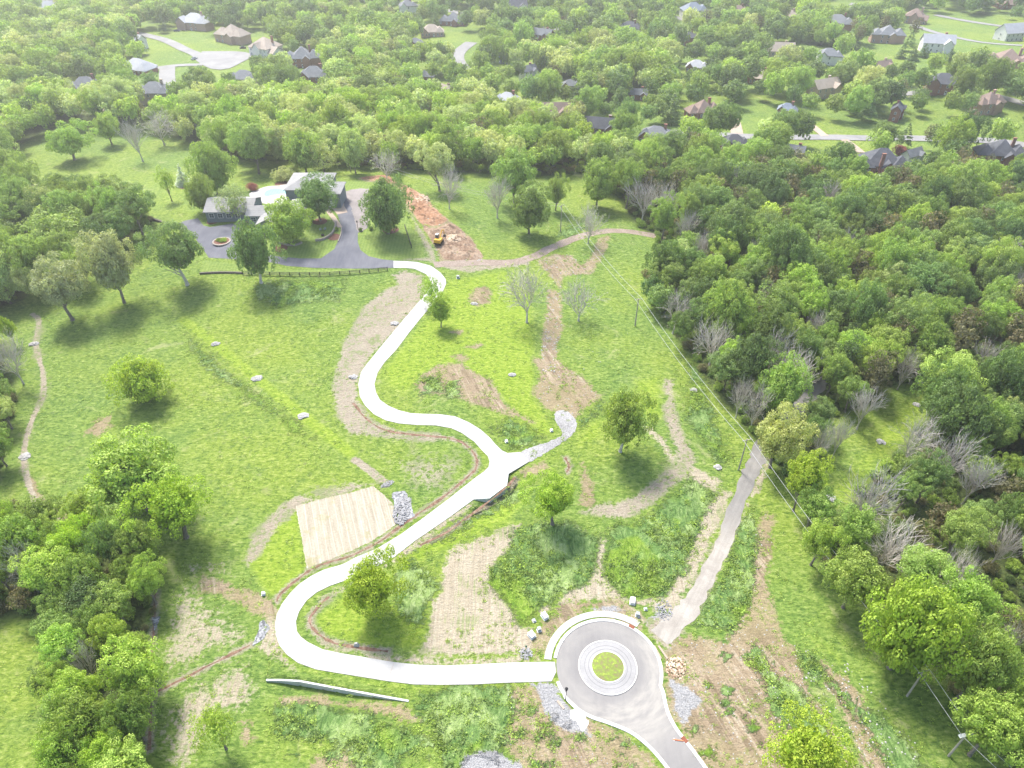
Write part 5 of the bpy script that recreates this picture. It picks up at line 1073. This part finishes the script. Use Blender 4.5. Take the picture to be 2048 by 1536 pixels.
def scatter(name, pts, sc, rot, idx, tint, coll, **k):
    me = bpy.data.meshes.new(name); me.from_pydata(pts, [], [])
    for nm, ty, dat, key in (('sc', 'FLOAT_VECTOR', sc, 'vector'), ('rot', 'FLOAT_VECTOR', rot, 'vector'), ('tint', 'FLOAT_COLOR', tint, 'color')):
        me.attributes.new(nm, ty, 'POINT').data.foreach_set(key, np.array(dat, np.float32).ravel())
    me.attributes.new('idx', 'INT', 'POINT').data.foreach_set('value', np.array(idx, np.int32))
    o = link(name, me, kind='stuff', **k)
    ng = bpy.data.node_groups.new('scatter', 'GeometryNodeTree'); ng.interface.new_socket('Geometry', in_out='INPUT', socket_type='NodeSocketGeometry'); ng.interface.new_socket('Geometry', in_out='OUTPUT', socket_type='NodeSocketGeometry')
    gi = ng.nodes.new('NodeGroupInput'); go = ng.nodes.new('NodeGroupOutput'); iop = ng.nodes.new('GeometryNodeInstanceOnPoints'); ci = ng.nodes.new('GeometryNodeCollectionInfo')
    ci.inputs['Collection'].default_value = coll; ci.inputs['Separate Children'].default_value = True; ci.inputs['Reset Children'].default_value = True
    def attr(nm, ty):
        a = ng.nodes.new('GeometryNodeInputNamedAttribute'); a.data_type = ty; a.inputs['Name'].default_value = nm; return a.outputs['Attribute']
    L_ = ng.links.new; L_(gi.outputs[0], iop.inputs['Points']); L_(ci.outputs[0], iop.inputs['Instance']); iop.inputs['Pick Instance'].default_value = True
    L_(attr('idx', 'INT'), iop.inputs['Instance Index']); L_(attr('rot', 'FLOAT_VECTOR'), iop.inputs['Rotation']); L_(attr('sc', 'FLOAT_VECTOR'), iop.inputs['Scale']); L_(iop.outputs[0], go.inputs[0])
    o.modifiers.new('scatter', 'NODES').node_group = ng; return o
scatter('distant_woods', pv_, sc_, rt_, ix_, tn_, src, label='mass of mixed green treetops filling the woods and gardens behind the nearer trees', cat='woods')
# undergrowth along and under the nearer woods
def tint4(k, lo=.85, hi=1.15):
    c = TI[k]; q = rt.uniform(lo, hi); return (c[0]*q, c[1]*q, c[2]*q, 1)
up, us, ur, ui, ut = [], [], [], [], []
rg = np.random.default_rng(55); x, y = jgrid(-280, 330, 40, 330, 3.4, rg); z = hf(x, y); uu, vv, _ = parr(x, y, z); ok = np.zeros(x.shape, bool)
for k in ('right', 'left low', 'left mid', 'left edge', 'ridge'): ok |= inpoly(uu, vv, WOODS[k])
for c in CLEAR: ok &= ~inpoly(uu, vv, c)
for i in np.nonzero(ok)[0]:
    r = rg.uniform(.8, 2.1); up.append((x[i], y[i], z[i]+r*.45)); us.append((r, r, r*.75)); ur.append((0, 0, rg.uniform(0, 6.28))); ui.append(int(rg.integers(4, 9))); ut.append(tint4(['dark', 'mid', 'bright', 'mid', 'brownish'][int(rg.integers(5))]))
scatter('undergrowth', up, us, ur, ui, ut, src, label='low tangled bushes covering the floor of the woods', cat='undergrowth')
# weeds and tussocks on the open ground
wc = bpy.data.collections.new('weed_sources')
for j in range(4):
    rg2 = np.random.default_rng(80+j); n = 26; q = rg2.normal(size=(n, 3))*np.array([.42, .42, .22]); q[:, 2] = np.abs(q[:, 2])+.08
    m_ = npmesh('weed', leaf_quads(q, rg2.normal(size=(n, 3))+np.array([0, 0, 1.2]), .34, rg2, .5), np.arange(n*4).reshape(-1, 4), [MAT['leaf']])
    o = bpy.data.objects.new('weed_%d' % j, m_); wc.objects.link(o)
up, us, ur, ui, ut = [], [], [], [], []
x = rg.uniform(-140, 135, 100000); y = rg.uniform(46, 275, 100000); jx = np.clip(np.searchsorted(AX, x), 1, NXg-1); jy = np.clip(np.searchsorted(AY, y), 1, NYg-1)
g = lambda k: LAY[k][jy, jx]
rd_ = segdist(x, y, [(p.x, p.y) for p in WL(UP+LO)], True); solid = inpoly(x, y, [(p.x, p.y) for p in WL(UP+LO)]) | inpoly(x, y, [(p.x, p.y) for p in WL([(591, 1012), (746, 972), (797, 1045), (738, 1085), (613, 1137)])]) | (np.hypot(x-RC.x, y-RC.y) < K0*2.2) | inpoly(x, y, [(p.x, p.y) for p in WL(CT_)]) | inpoly(x, y, [(p.x, p.y) for p in rim])
lane_ = segdist(x, y, [(p.x, p.y) for p in WL([(1318, 1275), (1355, 1240), (1386, 1205), (1413, 1155), (1446, 1090), (1474, 1010), (1497, 955), (1512, 925), (1524, 897)])]) < 2.4
pr = .12+.75*g('lush')+.16*g('soil')+.10*g('lime')+.18*g('straw'); pr = pr*(1-np.clip(g('lawn')+g('gravel')*.9+g('tan')*.7+g('litter'), 0, .97))
cl = np.array([mnoise.noise((a*.12, b*.12, 3)) for a, b in zip(x, y)]); pr = pr*np.clip(.55+1.6*cl, .05, 1.6)
ok = (rg.uniform(size=x.shape) < pr) & ~solid & ~lane_ & (rd_ > .5)
for i in np.nonzero(ok)[0]:
    lu = g_l = float(LAY['lush'][jy[i], jx[i]]); r = rg.uniform(.45, 1.0)*(1.25 if lu > .5 else .9)
    up.append((x[i], y[i], float(hf(x[i], y[i])))); us.append((r, r, r*(1.0 if lu > .5 else .6))); ur.append((0, 0, rg.uniform(0, 6.28))); ui.append(int(rg.integers(4)))
    ut.append(tint4('dark' if lu > .5 and rg.uniform() < .35 else 'mid' if rg.uniform() < .5 else 'bright', .75, 1.1))
scatter('weeds', up, us, ur, ui, ut, wc, label='tufts of weeds and tall grass dotted over the open slopes', cat='weeds')
print('weeds', len(up))
mb = MB().box((0, 2700, 42), (7400, 7200, 155)); t = bpy.data.materials.new('haze_air'); t.use_nodes = True; nt = t.node_tree; nt.nodes.remove(nt.nodes['Principled BSDF'])
pvn = nt.nodes.new('ShaderNodeVolumePrincipled'); pvn.inputs['Color'].default_value = (1, .99, .95, 1); pvn.inputs['Density'].default_value = .00031; pvn.inputs['Anisotropy'].default_value = .55
nt.links.new(pvn.outputs[0], nt.nodes['Material Output'].inputs['Volume']); mb.build('haze', t, kind='stuff', label='faint pale summer haze over the whole valley', cat='haze')
print('forest', len(FOREST), 'rest', len(rest), 'in frame', int(inside.sum()))

# ---------------------------------------------------------------- retaining walls
for w, lb in zip(WW, ('long low concrete retaining wall, highest near its left end, below the drive bend', 'angular concrete retaining wall holding up the widened drive pad')):
    mb = MB(); n = len(w); F_ = []; Bk = []
    for i in range(n):
        a = Vector(w[max(0, i-1)][:2]); b = Vector(w[min(n-1, i+1)][:2]); d = (b-a).normalized(); nn = Vector((-d.y, d.x))*.32; p = Vector(w[i][:2]); F_.append(p); Bk.append(p+nn)
    v = []; f = []
    for i in range(n):
        z = float(hf(*F_[i]))+.10; zb = z-w[i][2]-.6
        v += [(F_[i].x, F_[i].y, zb), (F_[i].x, F_[i].y, z), (Bk[i].x, Bk[i].y, z), (Bk[i].x, Bk[i].y, zb)]
    for i in range(n-1):
        a, b = 4*i, 4*i+4; f += [(a, b, b+1, a+1), (a+1, b+1, b+2, a+2), (a+2, b+2, b+3, a+3)]
    f += [(0, 1, 2, 3), (4*n-1, 4*n-2, 4*n-3, 4*n-4)]
    mb.add(v, f).build('retaining_wall', MAT['concrete_wall'], label=lb, cat='retaining wall')

# ---------------------------------------------------------------- rocks
def rock_mb(mb, c, r, rd, flat=.7):
    vs = []; bm = bmesh.new(); bmesh.ops.create_icosphere(bm, subdivisions=1, radius=1)
    a, b, e = rd.uniform(.7, 1.3), rd.uniform(.7, 1.2), rd.uniform(.6, 1.0)*flat; an = rd.uniform(0, 3.14)
    for q in bm.verts:
        k = rd.uniform(.8, 1.15); X, Y = q.co.x*a*k, q.co.y*b*k
        vs.append((c[0]+r*(X*math.cos(an)-Y*math.sin(an)), c[1]+r*(X*math.sin(an)+Y*math.cos(an)), c[2]+r*q.co.z*e*k))
    mb.add(vs, [tuple(l.index for l in f.verts) for f in bm.faces]); bm.free()
rr_ = random.Random(9)
def rock_pile(px, py, wpx, hpx, ang, label, name='rock_pile', mat='stone', n=70, group=None, rs=(.16, .36), hgt=.35):
    P = W(px, py); s = F/proj(P)[2]; L = wpx/s/2*(.85 if wpx < 25 else 1); D = hpx/s/2/.6*(.85 if wpx < 25 else 1); mb = MB()
    for i in range(n):
        a = rr_.uniform(0, 6.28); k = math.sqrt(rr_.uniform(0, 1)); X, Y = L*k*math.cos(a), D*k*math.sin(a)
        rock_mb(mb, (X*math.cos(ang)-Y*math.sin(ang), X*math.sin(ang)+Y*math.cos(ang), hgt*(1-k*k)), rr_.uniform(*rs), rr_)
    o = mb.build(name, MAT[mat], label=label, cat='rock pile', group=group); o.location = P; return o
for px, py, w, h, a, lb in [(431, 688, 20, 8, .3, 'upper one of the three pale rock dams in the left meadow swale'), (514, 757, 24, 11, .45, 'middle pale rock dam in the left meadow swale'), (607, 832, 24, 12, .5, 'lowest pale rock dam in the left meadow swale'),
    (706, 754, 20, 9, 0, 'pale rock heap on the bank left of the S bend'), (789, 647, 18, 10, 0, 'small pale rock heap beside the upper straight of the drive'), (68, 688, 20, 9, .2, 'pale rocks across the upper part of the worn left path'), (50, 913, 24, 14, 0, 'pale rocks across the lower part of the worn left path'),
    (775, 968, 28, 8, .6, 'grey rock bar just above the grey rock apron by the straw'), (1387, 780, 14, 7, -.2, 'pale rock heap at the wood edge by the wires'), (1436, 935, 15, 9, -.3, 'pale rock heap left of the gravel lane pole'), (1662, 996, 20, 14, -.6, 'large pale rock heap below the grassy glade'),
    (1762, 884, 18, 10, -.5, 'pale rock heap in the middle of the grassy glade'), (1834, 810, 16, 8, -.5, 'pale rock heap near the top of the grassy glade'), (1842, 766, 14, 6, -.2, 'pale rock heap at the very top of the grassy glade'), (1024, 750, 16, 6, 0, 'little pale rock heap among the bright grass by the orange soil'), (948, 608, 14, 5, 0, 'pale rocks at the foot of the small bare mound'),
    (1328, 1219, 34, 30, 0, 'round heap of pale stones at the lower end of the gravel lane'), (1052, 1307, 26, 16, 0, 'ring of pale stones round the green marker post'), (1170, 1432, 0.1, .1, 0, '')]:
    if lb: rock_pile(px, py, w, h, a, lb, group=None, n=60 if w < 22 else 110, rs=((.18, .42) if w < 25 else (.10, .22)), hgt=.35 if w < 25 else .15, mat='stone' if w < 25 else 'riprap_stone')
rock_pile(805, 1015, 36, 54, 0, 'broad bed of grey riprap stones beside the straw matting', mat='riprap_stone', n=420, rs=(.14, .30), hgt=.2)
rock_pile(905, 478, 34, 20, -.3, 'heap of pale broken rock beside the yellow digger', 'rubble_pile', 'rubble', 160, rs=(.25, .6), hgt=1.0)
rock_pile(835, 400, 44, 34, -.5, 'heap of pale broken rock on the upper red soil bank', 'rubble_pile', 'rubble', 150, rs=(.25, .7), hgt=.5)
rock_pile(1352, 1336, 40, 30, -.3, 'brown heap of crushed rubble right of the turning circle', 'rubble_pile', 'rubble', 260, rs=(.08, .22), hgt=.5)
# loose stones, too many to count
mb = MB()
for poly, n, rs in [(SOIL[3], 150, (.10, .30)), (SOIL[2], 90, (.1, .3)), (SOIL[4], 60, (.08, .2)), (SOIL[15], 330, (.05, .17)), (SOIL[16], 90, (.06, .2)), (SOIL[12], 120, (.04, .12)), ([(1560, 1280), (1700, 1330), (1860, 1520), (1700, 1520), (1600, 1380)], 110, (.06, .2)), (SOIL[0], 130, (.1, .35)), ([(1230, 470), (1320, 560), (1260, 700), (1150, 760), (1170, 560)], 40, (.08, .2))]:
    xs = [p[0] for p in poly]; ys = [p[1] for p in poly]; k = 0
    while k < n:
        a, b = rr_.uniform(min(xs), max(xs)), rr_.uniform(min(ys), max(ys))
        if inpoly([a], [b], poly)[0]: p = W(a, b); rock_mb(mb, (p.x, p.y, p.z+.02), rr_.uniform(*rs), rr_, .6); k += 1
mb.build('loose_stones', MAT['stone'], label='pale loose stones scattered over the bare soil', cat='stones', kind='stuff')

def bank(name, px, amp, mat, label, step=.7):
    out = catmull([W(*q) for q in px], 4, True); out = [Vector((q[0], q[1])) for q in out]; out = [q+Vector((random.uniform(-.3, .3), random.uniform(-.3, .3))) for q in out]
    def hh(x, y):
        d = float(segdist(np.array([x]), np.array([y]), out, True)[0]); k = min(1, d/2.2)
        return float(hf(x, y))+k*amp*(.45+.75*mnoise.noise((x*.35, y*.35, 1))+.5*mnoise.noise((x*.9, y*.9, 4))+.25*mnoise.noise((x*2.2, y*2.2, 7)))
    o = sheet_from_outline(name, out, -.02, mat, step=step, hfun=hh, label=label, cat='spoil bank'); return o
def spoil(name, a, b, c):
    t = NT(name); p = t.pos(); n1 = t.noise(p, .22, 5, .65, .6); n2 = t.noise(p, 1.6, 5, .75); f = t.math('ADD', t.math('MULTIPLY', n1, .5), t.math('MULTIPLY', n2, .5)); t.bump(n2, .6, .4)
    return t.fin(t.ramp(f, [(.36, a), (.5, b), (.64, c)]), .95)
om = spoil('orange_spoil', (.17, .085, .045), (.30, .17, .10), (.42, .31, .22)); bm_ = spoil('brown_spoil', (.12, .075, .05), (.22, .15, .10), (.34, .27, .20))
bank('spoil_bank', [(792, 366), (812, 371), (850, 394), (874, 420), (895, 440), (868, 452), (842, 446), (818, 415), (804, 388)], 1.3, om, 'rough orange spoil bank running down from the parking strip')
bank('spoil_bank', [(846, 452), (870, 456), (900, 446), (925, 460), (946, 482), (962, 505), (966, 518), (930, 520), (890, 519), (872, 495)], 1.0, bm_, 'rough brown spoil bank around the yellow excavator')
bank('spoil_bank', [(716, 356), (740, 352), (770, 350), (796, 362), (780, 368), (745, 362)], .7, om, 'low orange spoil heap behind the parking strip')
# ---------------------------------------------------------------- utility poles and wires
def hsolve(base, topy):
    P = W(*base); lo, hi = .5, 25
    for _ in range(30):
        m = (lo+hi)/2
        if proj(P+Vector((0, 0, m)))[1] > topy: lo = m
        else: hi = m
    return P, lo
PL = [((702, 345), 304, 'in the grass beside the pale tree behind the house'), ((1121, 464), 410, 'thin one in the upper meadow beside the small slim tree'), ((1270, 652), 597, 'tall pale one against the wood edge'), ((1477, 940), 878, 'beside the top of the gravel lane'), ((1814, 1392), 1341, 'leaning view in the lower right grass'), ((1897, 1512), 1467, 'under the wires at the lower right corner, wide crossarm')]
TOPS = []
for i, (b, ty, lb) in enumerate(PL):
    P, h = hsolve(b, ty); h = max(7.5, min(h, 13)); e = empty('utility_pole', P, label='wooden utility pole '+lb, cat='utility pole', group=None)
    MB().tube((0, 0, -.5), (0, 0, h), .19, .13, 8).build('pole', MAT['pole_wood'], e); TOPS.append((P, h, e))
for i, (P, h, e) in enumerate(TOPS):
    a = TOPS[max(0, i-1)][0]; b = TOPS[min(len(TOPS)-1, i+1)][0]; d = (b-a); an = math.atan2(d.y, d.x); w = 1.1 if i < 5 else 1.3
    o = MB().box((0, 0, h-.35), (.12, 2*w, .14) if i != 5 else (.5, 2*w, .22)).build('crossarm', MAT['pole_wood' if i < 5 else 'white_paint'], e); o.rotation_euler = (0, 0, an)
    for s_ in (-1, 1):
        o = MB().tube((0, s_*w*.9, h-.28), (0, s_*w*.9, h-.05), .07, .05, 6).build('insulator', MAT['white_paint'], e); o.rotation_euler = (0, 0, an)
ends = [(P, h) for P, h, e in TOPS]; d = ends[-1][0]-ends[-2][0]; q = ends[-1][0]+Vector((28, -45, 0)); ends.append((q, 9))
for s_ in (-1, 1):
    mb = MB()
    for i in range(len(ends)-1):
        (A, ha), (B, hb) = ends[i], ends[i+1]; d = (B-A).normalized(); nn = Vector((-d.y, d.x, 0))*s_*1.0
        a = A+nn+Vector((0, 0, ha-.05)); b = B+nn+Vector((0, 0, hb-.05)); n = 12; pr_ = a; sag = (b-a).length**2/2600
        for k in range(1, n+1):
            tt = k/n; c = a.lerp(b, tt)-Vector((0, 0, 4*sag*tt*(1-tt))); mb.tube(pr_, c, .035, .035, 4, cap=False); pr_ = c
    mb.build('overhead_wire', MAT['wire'], label=('left' if s_ > 0 else 'right')+' one of the two overhead wires running down the wood edge', cat='wire')

# ---------------------------------------------------------------- lamps, boxes and small things
def street_lamp(px, h, label, arm=0):
    P = W(*px); e = empty('street_lamp', P, label=label, cat='street lamp'); MB().tube((0, 0, -.3), (0, 0, h), .09, .06, 8).build('post', MAT['black_metal' if not arm else 'metal_grey'], e)
    if arm: MB().tube((0, 0, h-.1), (arm, 0, h+.35), .05, .04, 6).box((arm+.3, 0, h+.38), (.9, .35, .15)).build('lamp_head', MAT['metal_grey'], e)
    else: MB().box((0, 0, h+.1), (.3, .3, .12)).box((0, 0, h+.36), (.34, .34, .4), top=.7).tube((0, 0, h+.56), (0, 0, h+.72), .3, .05, 8).build('lantern', MAT['black_metal'], e)
street_lamp((1131, 1400), 3.2, 'black lantern post on the kerb at the lower left of the turning circle'); street_lamp((1978, 286), 8, 'tall grey street lamp by the right street', 1.6); street_lamp((1047, 33), 8, 'grey street lamp by the top middle street', 1.4)
street_lamp((716, 458), 2.4, 'small black lantern beside the asphalt house drive')
P = W(1052, 1303); e = empty('marker_post', P, label='green marker post standing in a ring of pale stones', cat='marker post'); MB().tube((0, 0, -.2), (0, 0, 1.9), .06, .05, 8).build('post', MAT['green_plastic'], e); MB().box((0, 0, 1.7), (.34, .06, .5)).build('plate', MAT['green_plastic'], e)
def ubox(px, size, mat, label, rz=0, cat='utility box', name='utility_box'):
    P = W(*px); e = empty(name, P, rz, label=label, cat=cat); L, D, Hh = [q*.85 for q in size]
    MB().box((0, 0, .05), (L+.25, D+.25, .14)).build('plinth', MAT['concrete_wall'], e); MB().box((0, 0, Hh/2+.12), (L, D, Hh)).build('cabinet', MAT[mat], e)
    MB().box((0, -.02, Hh+.15), (L+.06, D+.08, .07)).build('lid', MAT[mat], e); MB().box((0, -D/2-.015, Hh*.55), (L*.45, .03, Hh*.6)).build('door', MAT[mat], e)
ubox((1265, 1204), (1.0, 1.5, .7), 'white_paint', 'white utility cabinet at the right end of the straw above the circle', R(-12)); ubox((1089, 1234), (1.0, 1.5, .7), 'white_paint', 'white utility cabinet upper left of the turning circle', R(32)); ubox((1063, 1272), (1.1, 1.4, .7), 'white_paint', 'white utility cabinet nearest the drive mouth', R(38))
ubox((1078, 1261), (.7, .7, .8), 'metal_grey', 'small grey cabinet beside the lowest white cabinet', R(20)); ubox((1068, 1242), (.5, .6, .3), 'metal_grey', 'tiny grey box left of the upper left white cabinet', R(25)); ubox((1275, 1231), (.7, .7, .8), 'metal_grey', 'small grey cabinet by the pavement end', R(-15)); ubox((1291, 1219), (.5, .5, .3), 'metal_grey', 'tiny grey box by the round heap of stones')
ubox((916, 556), (.9, .9, .8), 'metal_grey', 'dark grey cabinet in bright grass right of the upper drive', 0); ubox((1013, 884), (.6, .6, .4), 'white_paint', 'tiny white box above the drive pad', .3); ubox((1103, 862), (.6, .6, .4), 'white_paint', 'tiny white box beside the gravel spur', .2); ubox((527, 1189), (.6, .6, .5), 'white_paint', 'tiny white box above the orange soil strip', .2)
P = W(713, 1291); MB().box((0, 0, .35), (1.0, .6, .7), top=.55).box((0, 0, .75), (.5, .3, .15)).build('drain_block', MAT['concrete'], label='small pale concrete drain block inside the lower bend', cat='drain').location = P
for px, an, lb in (((1263, 1254), 2.55, 'rusty kerb inlet at the upper right of the turning circle'), ((1369, 1480), -.95, 'rusty kerb inlet on the road leaving the circle')):
    P = W(*px); o = MB().box((0, 0, .09), (1.1, .6, .2)).box((0, 0, .195), (.9, .4, .03)).build('kerb_inlet', MAT['rust'], label=lb, cat='drain'); o.location = P; o.rotation_euler = (0, 0, an)
P = W(1358, 1481); e = empty('barrier_board', P, R(-8), label='pale orange board lying across the road edge by the rusty inlet', cat='barrier'); MB().box((0, 0, .12), (1.9, .16, .1)).build('board', MAT['orange'], e); [MB().box((x, 0, .05), (.1, .5, .08)).build('foot', MAT['white_paint'], e) for x in (-.8, .8)]
for i, (a, b) in enumerate([((1115, 1402), (1128, 1418)), ((1308, 1292), (1322, 1318)), ((1317, 1292), (1335, 1318))]):
    A, B = W(*a), W(*b); d = B-A; o = MB().box((0, 0, .08), (d.length, .35, .12)).build('timber_plank', MAT['patio'], label=['single pale plank lying left of the black lantern post', 'left of two pale planks by the right kerb of the circle', 'right of two pale planks by the right kerb of the circle'][i], cat='plank'); o.location = (A+B)/2; o.rotation_euler = (0, 0, math.atan2(d.y, d.x))
# fences
def fence(pts, label, hgt=1.3, step=2.4, rails=(.35, .8, 1.2), mat='black_metal'):
    w = [W(*p) for p in pts]; c = dens([Vector((p.x, p.y)) for p in w], step, False); O = w[0]; e = empty('post_and_rail_fence', O, label=label, cat='fence')
    Z = [float(hf(p.x, p.y))-O.z for p in c]
    for p, z in zip(c, Z): MB().box((p.x-O.x, p.y-O.y, z+hgt/2-.1), (.2, .2, hgt+.2)).build('post', MAT[mat], e)
    for r in rails:
        mb = MB()
        for i in range(len(c)-1): mb.tube((c[i].x-O.x, c[i].y-O.y, Z[i]+r), (c[i+1].x-O.x, c[i+1].y-O.y, Z[i+1]+r), .085, .085, 4)
        mb.build('rail', MAT[mat], e)
fence([(486, 549), (540, 551), (600, 552), (660, 551), (720, 547), (775, 541)], 'long black rail fence below the asphalt house drive')
fence([(810, 455), (817, 477), (823, 496)], 'short black rail fence at the right end of the striped lawn'); fence([(42, 1050), (60, 1064), (80, 1076)], 'short black rail fence at the left edge below the worn path')
def wall_line(pts, w, h, mat, label, name='stone_wall'):
    c = catmull([W(*p) for p in pts], 4); return kerb(name, [Vector((p[0], p[1])) for p in c], w, h, MAT[mat], label=label, cat='wall')
wall_line([(672, 446), (669, 460), (660, 472), (645, 480), (631, 482)], .55, .7, 'stone_wall', 'curved pale stone wall on the front lawn by the two chairs')
wall_line([(556, 486), (575, 491), (592, 491), (604, 486)], .5, .6, 'stone_wall', 'short curved pale stone wall under the front lawn tree')
wall_line([(683, 455), (682, 468), (676, 484)], .35, .3, 'stone_wall', 'low pale edging wall along the house drive'); wall_line([(282, 436), (305, 440), (325, 446), (344, 455)], .8, .7, 'dark_stone', 'dark dry stone wall at the left end of the asphalt court')
wall_line([(400, 548), (440, 546), (486, 547)], .6, .5, 'dark_stone', 'dark dry stone wall continuing the long black fence to the left')
ic = W(443.5, 484); e = empty('court_island', ic, label='small round planted island with stone edging in the asphalt court', cat='planter'); ring('stone_edging', 2.5, 2.95, .38, .36, MAT['stone_wall'], e, 40); ring('planting_soil', .05, 2.5, .26, .26, MAT['mulch'], e, 40)
for x, y, r in ((-1.1, .5, 1.0), (.2, -.4, .8), (.4, 1.0, .9), (1.2, -.2, .6)): o = link('bush', CR[2], e); o.location = (x, y, .5); o.scale = (r/6,)*3; set_tint(o, 'bright', rt)
for i, (px, lb) in enumerate([((641, 461), 'left one of two grey garden chairs on the front lawn'), ((650, 459.5), 'right one of two grey garden chairs on the front lawn')]):
    P = W(*px); e = empty('garden_chair', P, R(200+i*25), label=lb, cat='chair', group='garden chairs on the front lawn'); MB().box((0, .05, .36), (.62, .6, .06)).build('seat', MAT['metal_grey'], e)
    o = MB().box((0, .38, .68), (.62, .07, .75)).build('backrest', MAT['metal_grey'], e); MB().box((-.36, .05, .58), (.1, .7, .05)).box((.36, .05, .58), (.1, .7, .05)).build('armrest', MAT['metal_grey'], e)
    for sx_ in (-1, 1):
        for sy in (-1, 1): MB().box((sx_*.3, .05+sy*.25, .28), (.07, .07, .56)).build('leg', MAT['metal_grey'], e)
P = W(645.5, 471); e = empty('fire_pit', P, label='small dark round fire pit in front of the garden chairs', cat='fire pit'); MB().tube((0, 0, 0), (0, 0, .4), .5, .55, 14).build('bowl', MAT['black_metal'], e)
def disc(px, r, mat, name, **k): c = W(*px); return sheet_from_outline(name, [Vector((c.x+r*math.cos(a), c.y+r*math.sin(a))) for a in np.linspace(0, 6.0, 22)], .06, MAT[mat], **k)
for px, r in (((640, 443), 2.5), ((562, 497), 2.2), ((368, 375), 1.6), ((668, 474), 2.2), ((567, 367), 3.4), ((780, 459), 3.0), ((426, 443), 2.2)): disc(px, r, 'mulch', 'mulch_bed', **S)
for i, (px, w, t_, lb) in enumerate([((673, 461), 9, 'mid', 'clipped green shrub at the top of the curved stone wall'), ((721, 462), 10, 'dark', 'round dark shrub at the lower left corner of the parking strip'), ((520, 448), 9, 'dark', 'round dark shrub beside the brick walk'), ((742, 459), 12, 'dark', 'dark shrub under the tree right of the parking strip')]): T(px[0], px[1]-3, w, w, px, t_, lb, 'shrub', v=2)
# pines behind the right houses and the dark red tree
for i, (cx, cy, h) in enumerate([(1598, 66, 40), (1622, 70, 42), (1645, 72, 42), (1668, 76, 42), (1690, 80, 40), (1712, 84, 36), (1805, 100, 38), (1828, 104, 40), (1900, 110, 40), (1850, 100, 34)]):
    T(cx, cy, 26, h, (cx, cy+h*.42), 'deep', ['first', 'second', 'third', 'fourth', 'fifth', 'sixth'][i]+' from the left in the row of pines at upper right' if i < 6 else 'dark pine '+['left of the steep gabled white house', 'just left of the steep gabled white house', 'right of the steep gabled white house', 'in front of the steep gabled white house'][i-6], 'pine', 'pines at upper right')
T(1800, 302, 28, 22, (1800, 312), 'red', 'dark red bushy tree beside the house on the wood edge', 'shrub', v=1)

# ---------------------------------------------------------------- yellow excavator
P = W(878, 488)+Vector((0, 0, .35)); ex = empty('excavator', P, R(75), label='yellow tracked excavator with dark cab on the red soil', cat='excavator')
for s_ in (-1, 1):
    mb = MB(); mb.box((0, s_*1.05, .45), (2.9, .5, .62)); mb.tube((-1.45, s_*1.05-.25, .45), (-1.45, s_*1.05+.25, .45), .31, .31, 12); mb.tube((1.45, s_*1.05-.25, .45), (1.45, s_*1.05+.25, .45), .31, .31, 12); mb.build('track', MAT['black_metal'], ex)
mb = MB(); mb.box((-.5, 0, 1.35), (2.9, 2.3, .9), top=.94); mb.box((-1.6, 0, 1.5), (.8, 2.3, 1.1), top=.85); mb.tube((0, 0, .7), (0, 0, .95), .7, .7, 14); mb.build('body', MAT['yellow_paint'], ex)
cb = MB().box((.45, .65, 2.25), (1.3, .95, 1.5), top=.88).build('cab', MAT['glass'], ex); MB().box((.45, .65, 3.02), (1.25, .9, .08)).build('cab_roof', MAT['white_paint'], cb)
MB().tube((.7, -.3, 1.7), (2.6, -.3, 3.5), .24, .2, 6).tube((2.6, -.3, 3.5), (4.2, -.3, 2.9), .2, .17, 6).build('boom', MAT['yellow_paint'], ex)
MB().tube((4.2, -.3, 2.9), (4.9, -.3, 1.0), .17, .12, 6).build('arm', MAT['yellow_paint'], ex); MB().tube((1.2, -.3, 1.6), (2.5, -.3, 3.0), .07, .07, 6).build('ram', MAT['metal_grey'], ex)
MB().box((4.75, -.3, .6), (.9, .9, .6), top=.6).build('bucket', MAT['black_metal'], ex)
# parked cars
def car(px, rz, mat, label):
    P = W(*px); e = empty('parked_car', P, rz, label=label, cat='car'); mb = MB(); mb.box((0, 0, .62), (4.5, 1.8, .62), top=.96); mb.build('body', mat, e)
    MB().box((-.2, 0, 1.17), (2.5, 1.6, .5), top=.8).build('cabin', MAT['glass'], e)
    for x in (-1.4, 1.4):
        for y in (-.85, .85): MB().tube((x, y-.1, .33), (x, y+.1, .33), .33, .33, 12).build('wheel', MAT['black_metal'], e)
blue = mottled('blue_car_paint', (.03, .05, .10), (.05, .08, .15), 2, .3)
car((354, 63), R(10), blue, 'dark blue car parked by the upper left road'); car((486, 97), R(20), MAT['black_metal'], 'black car parked between the brick and pale houses'); car((389, 119), R(70), MAT['metal_grey'], 'grey car on the road at upper left')
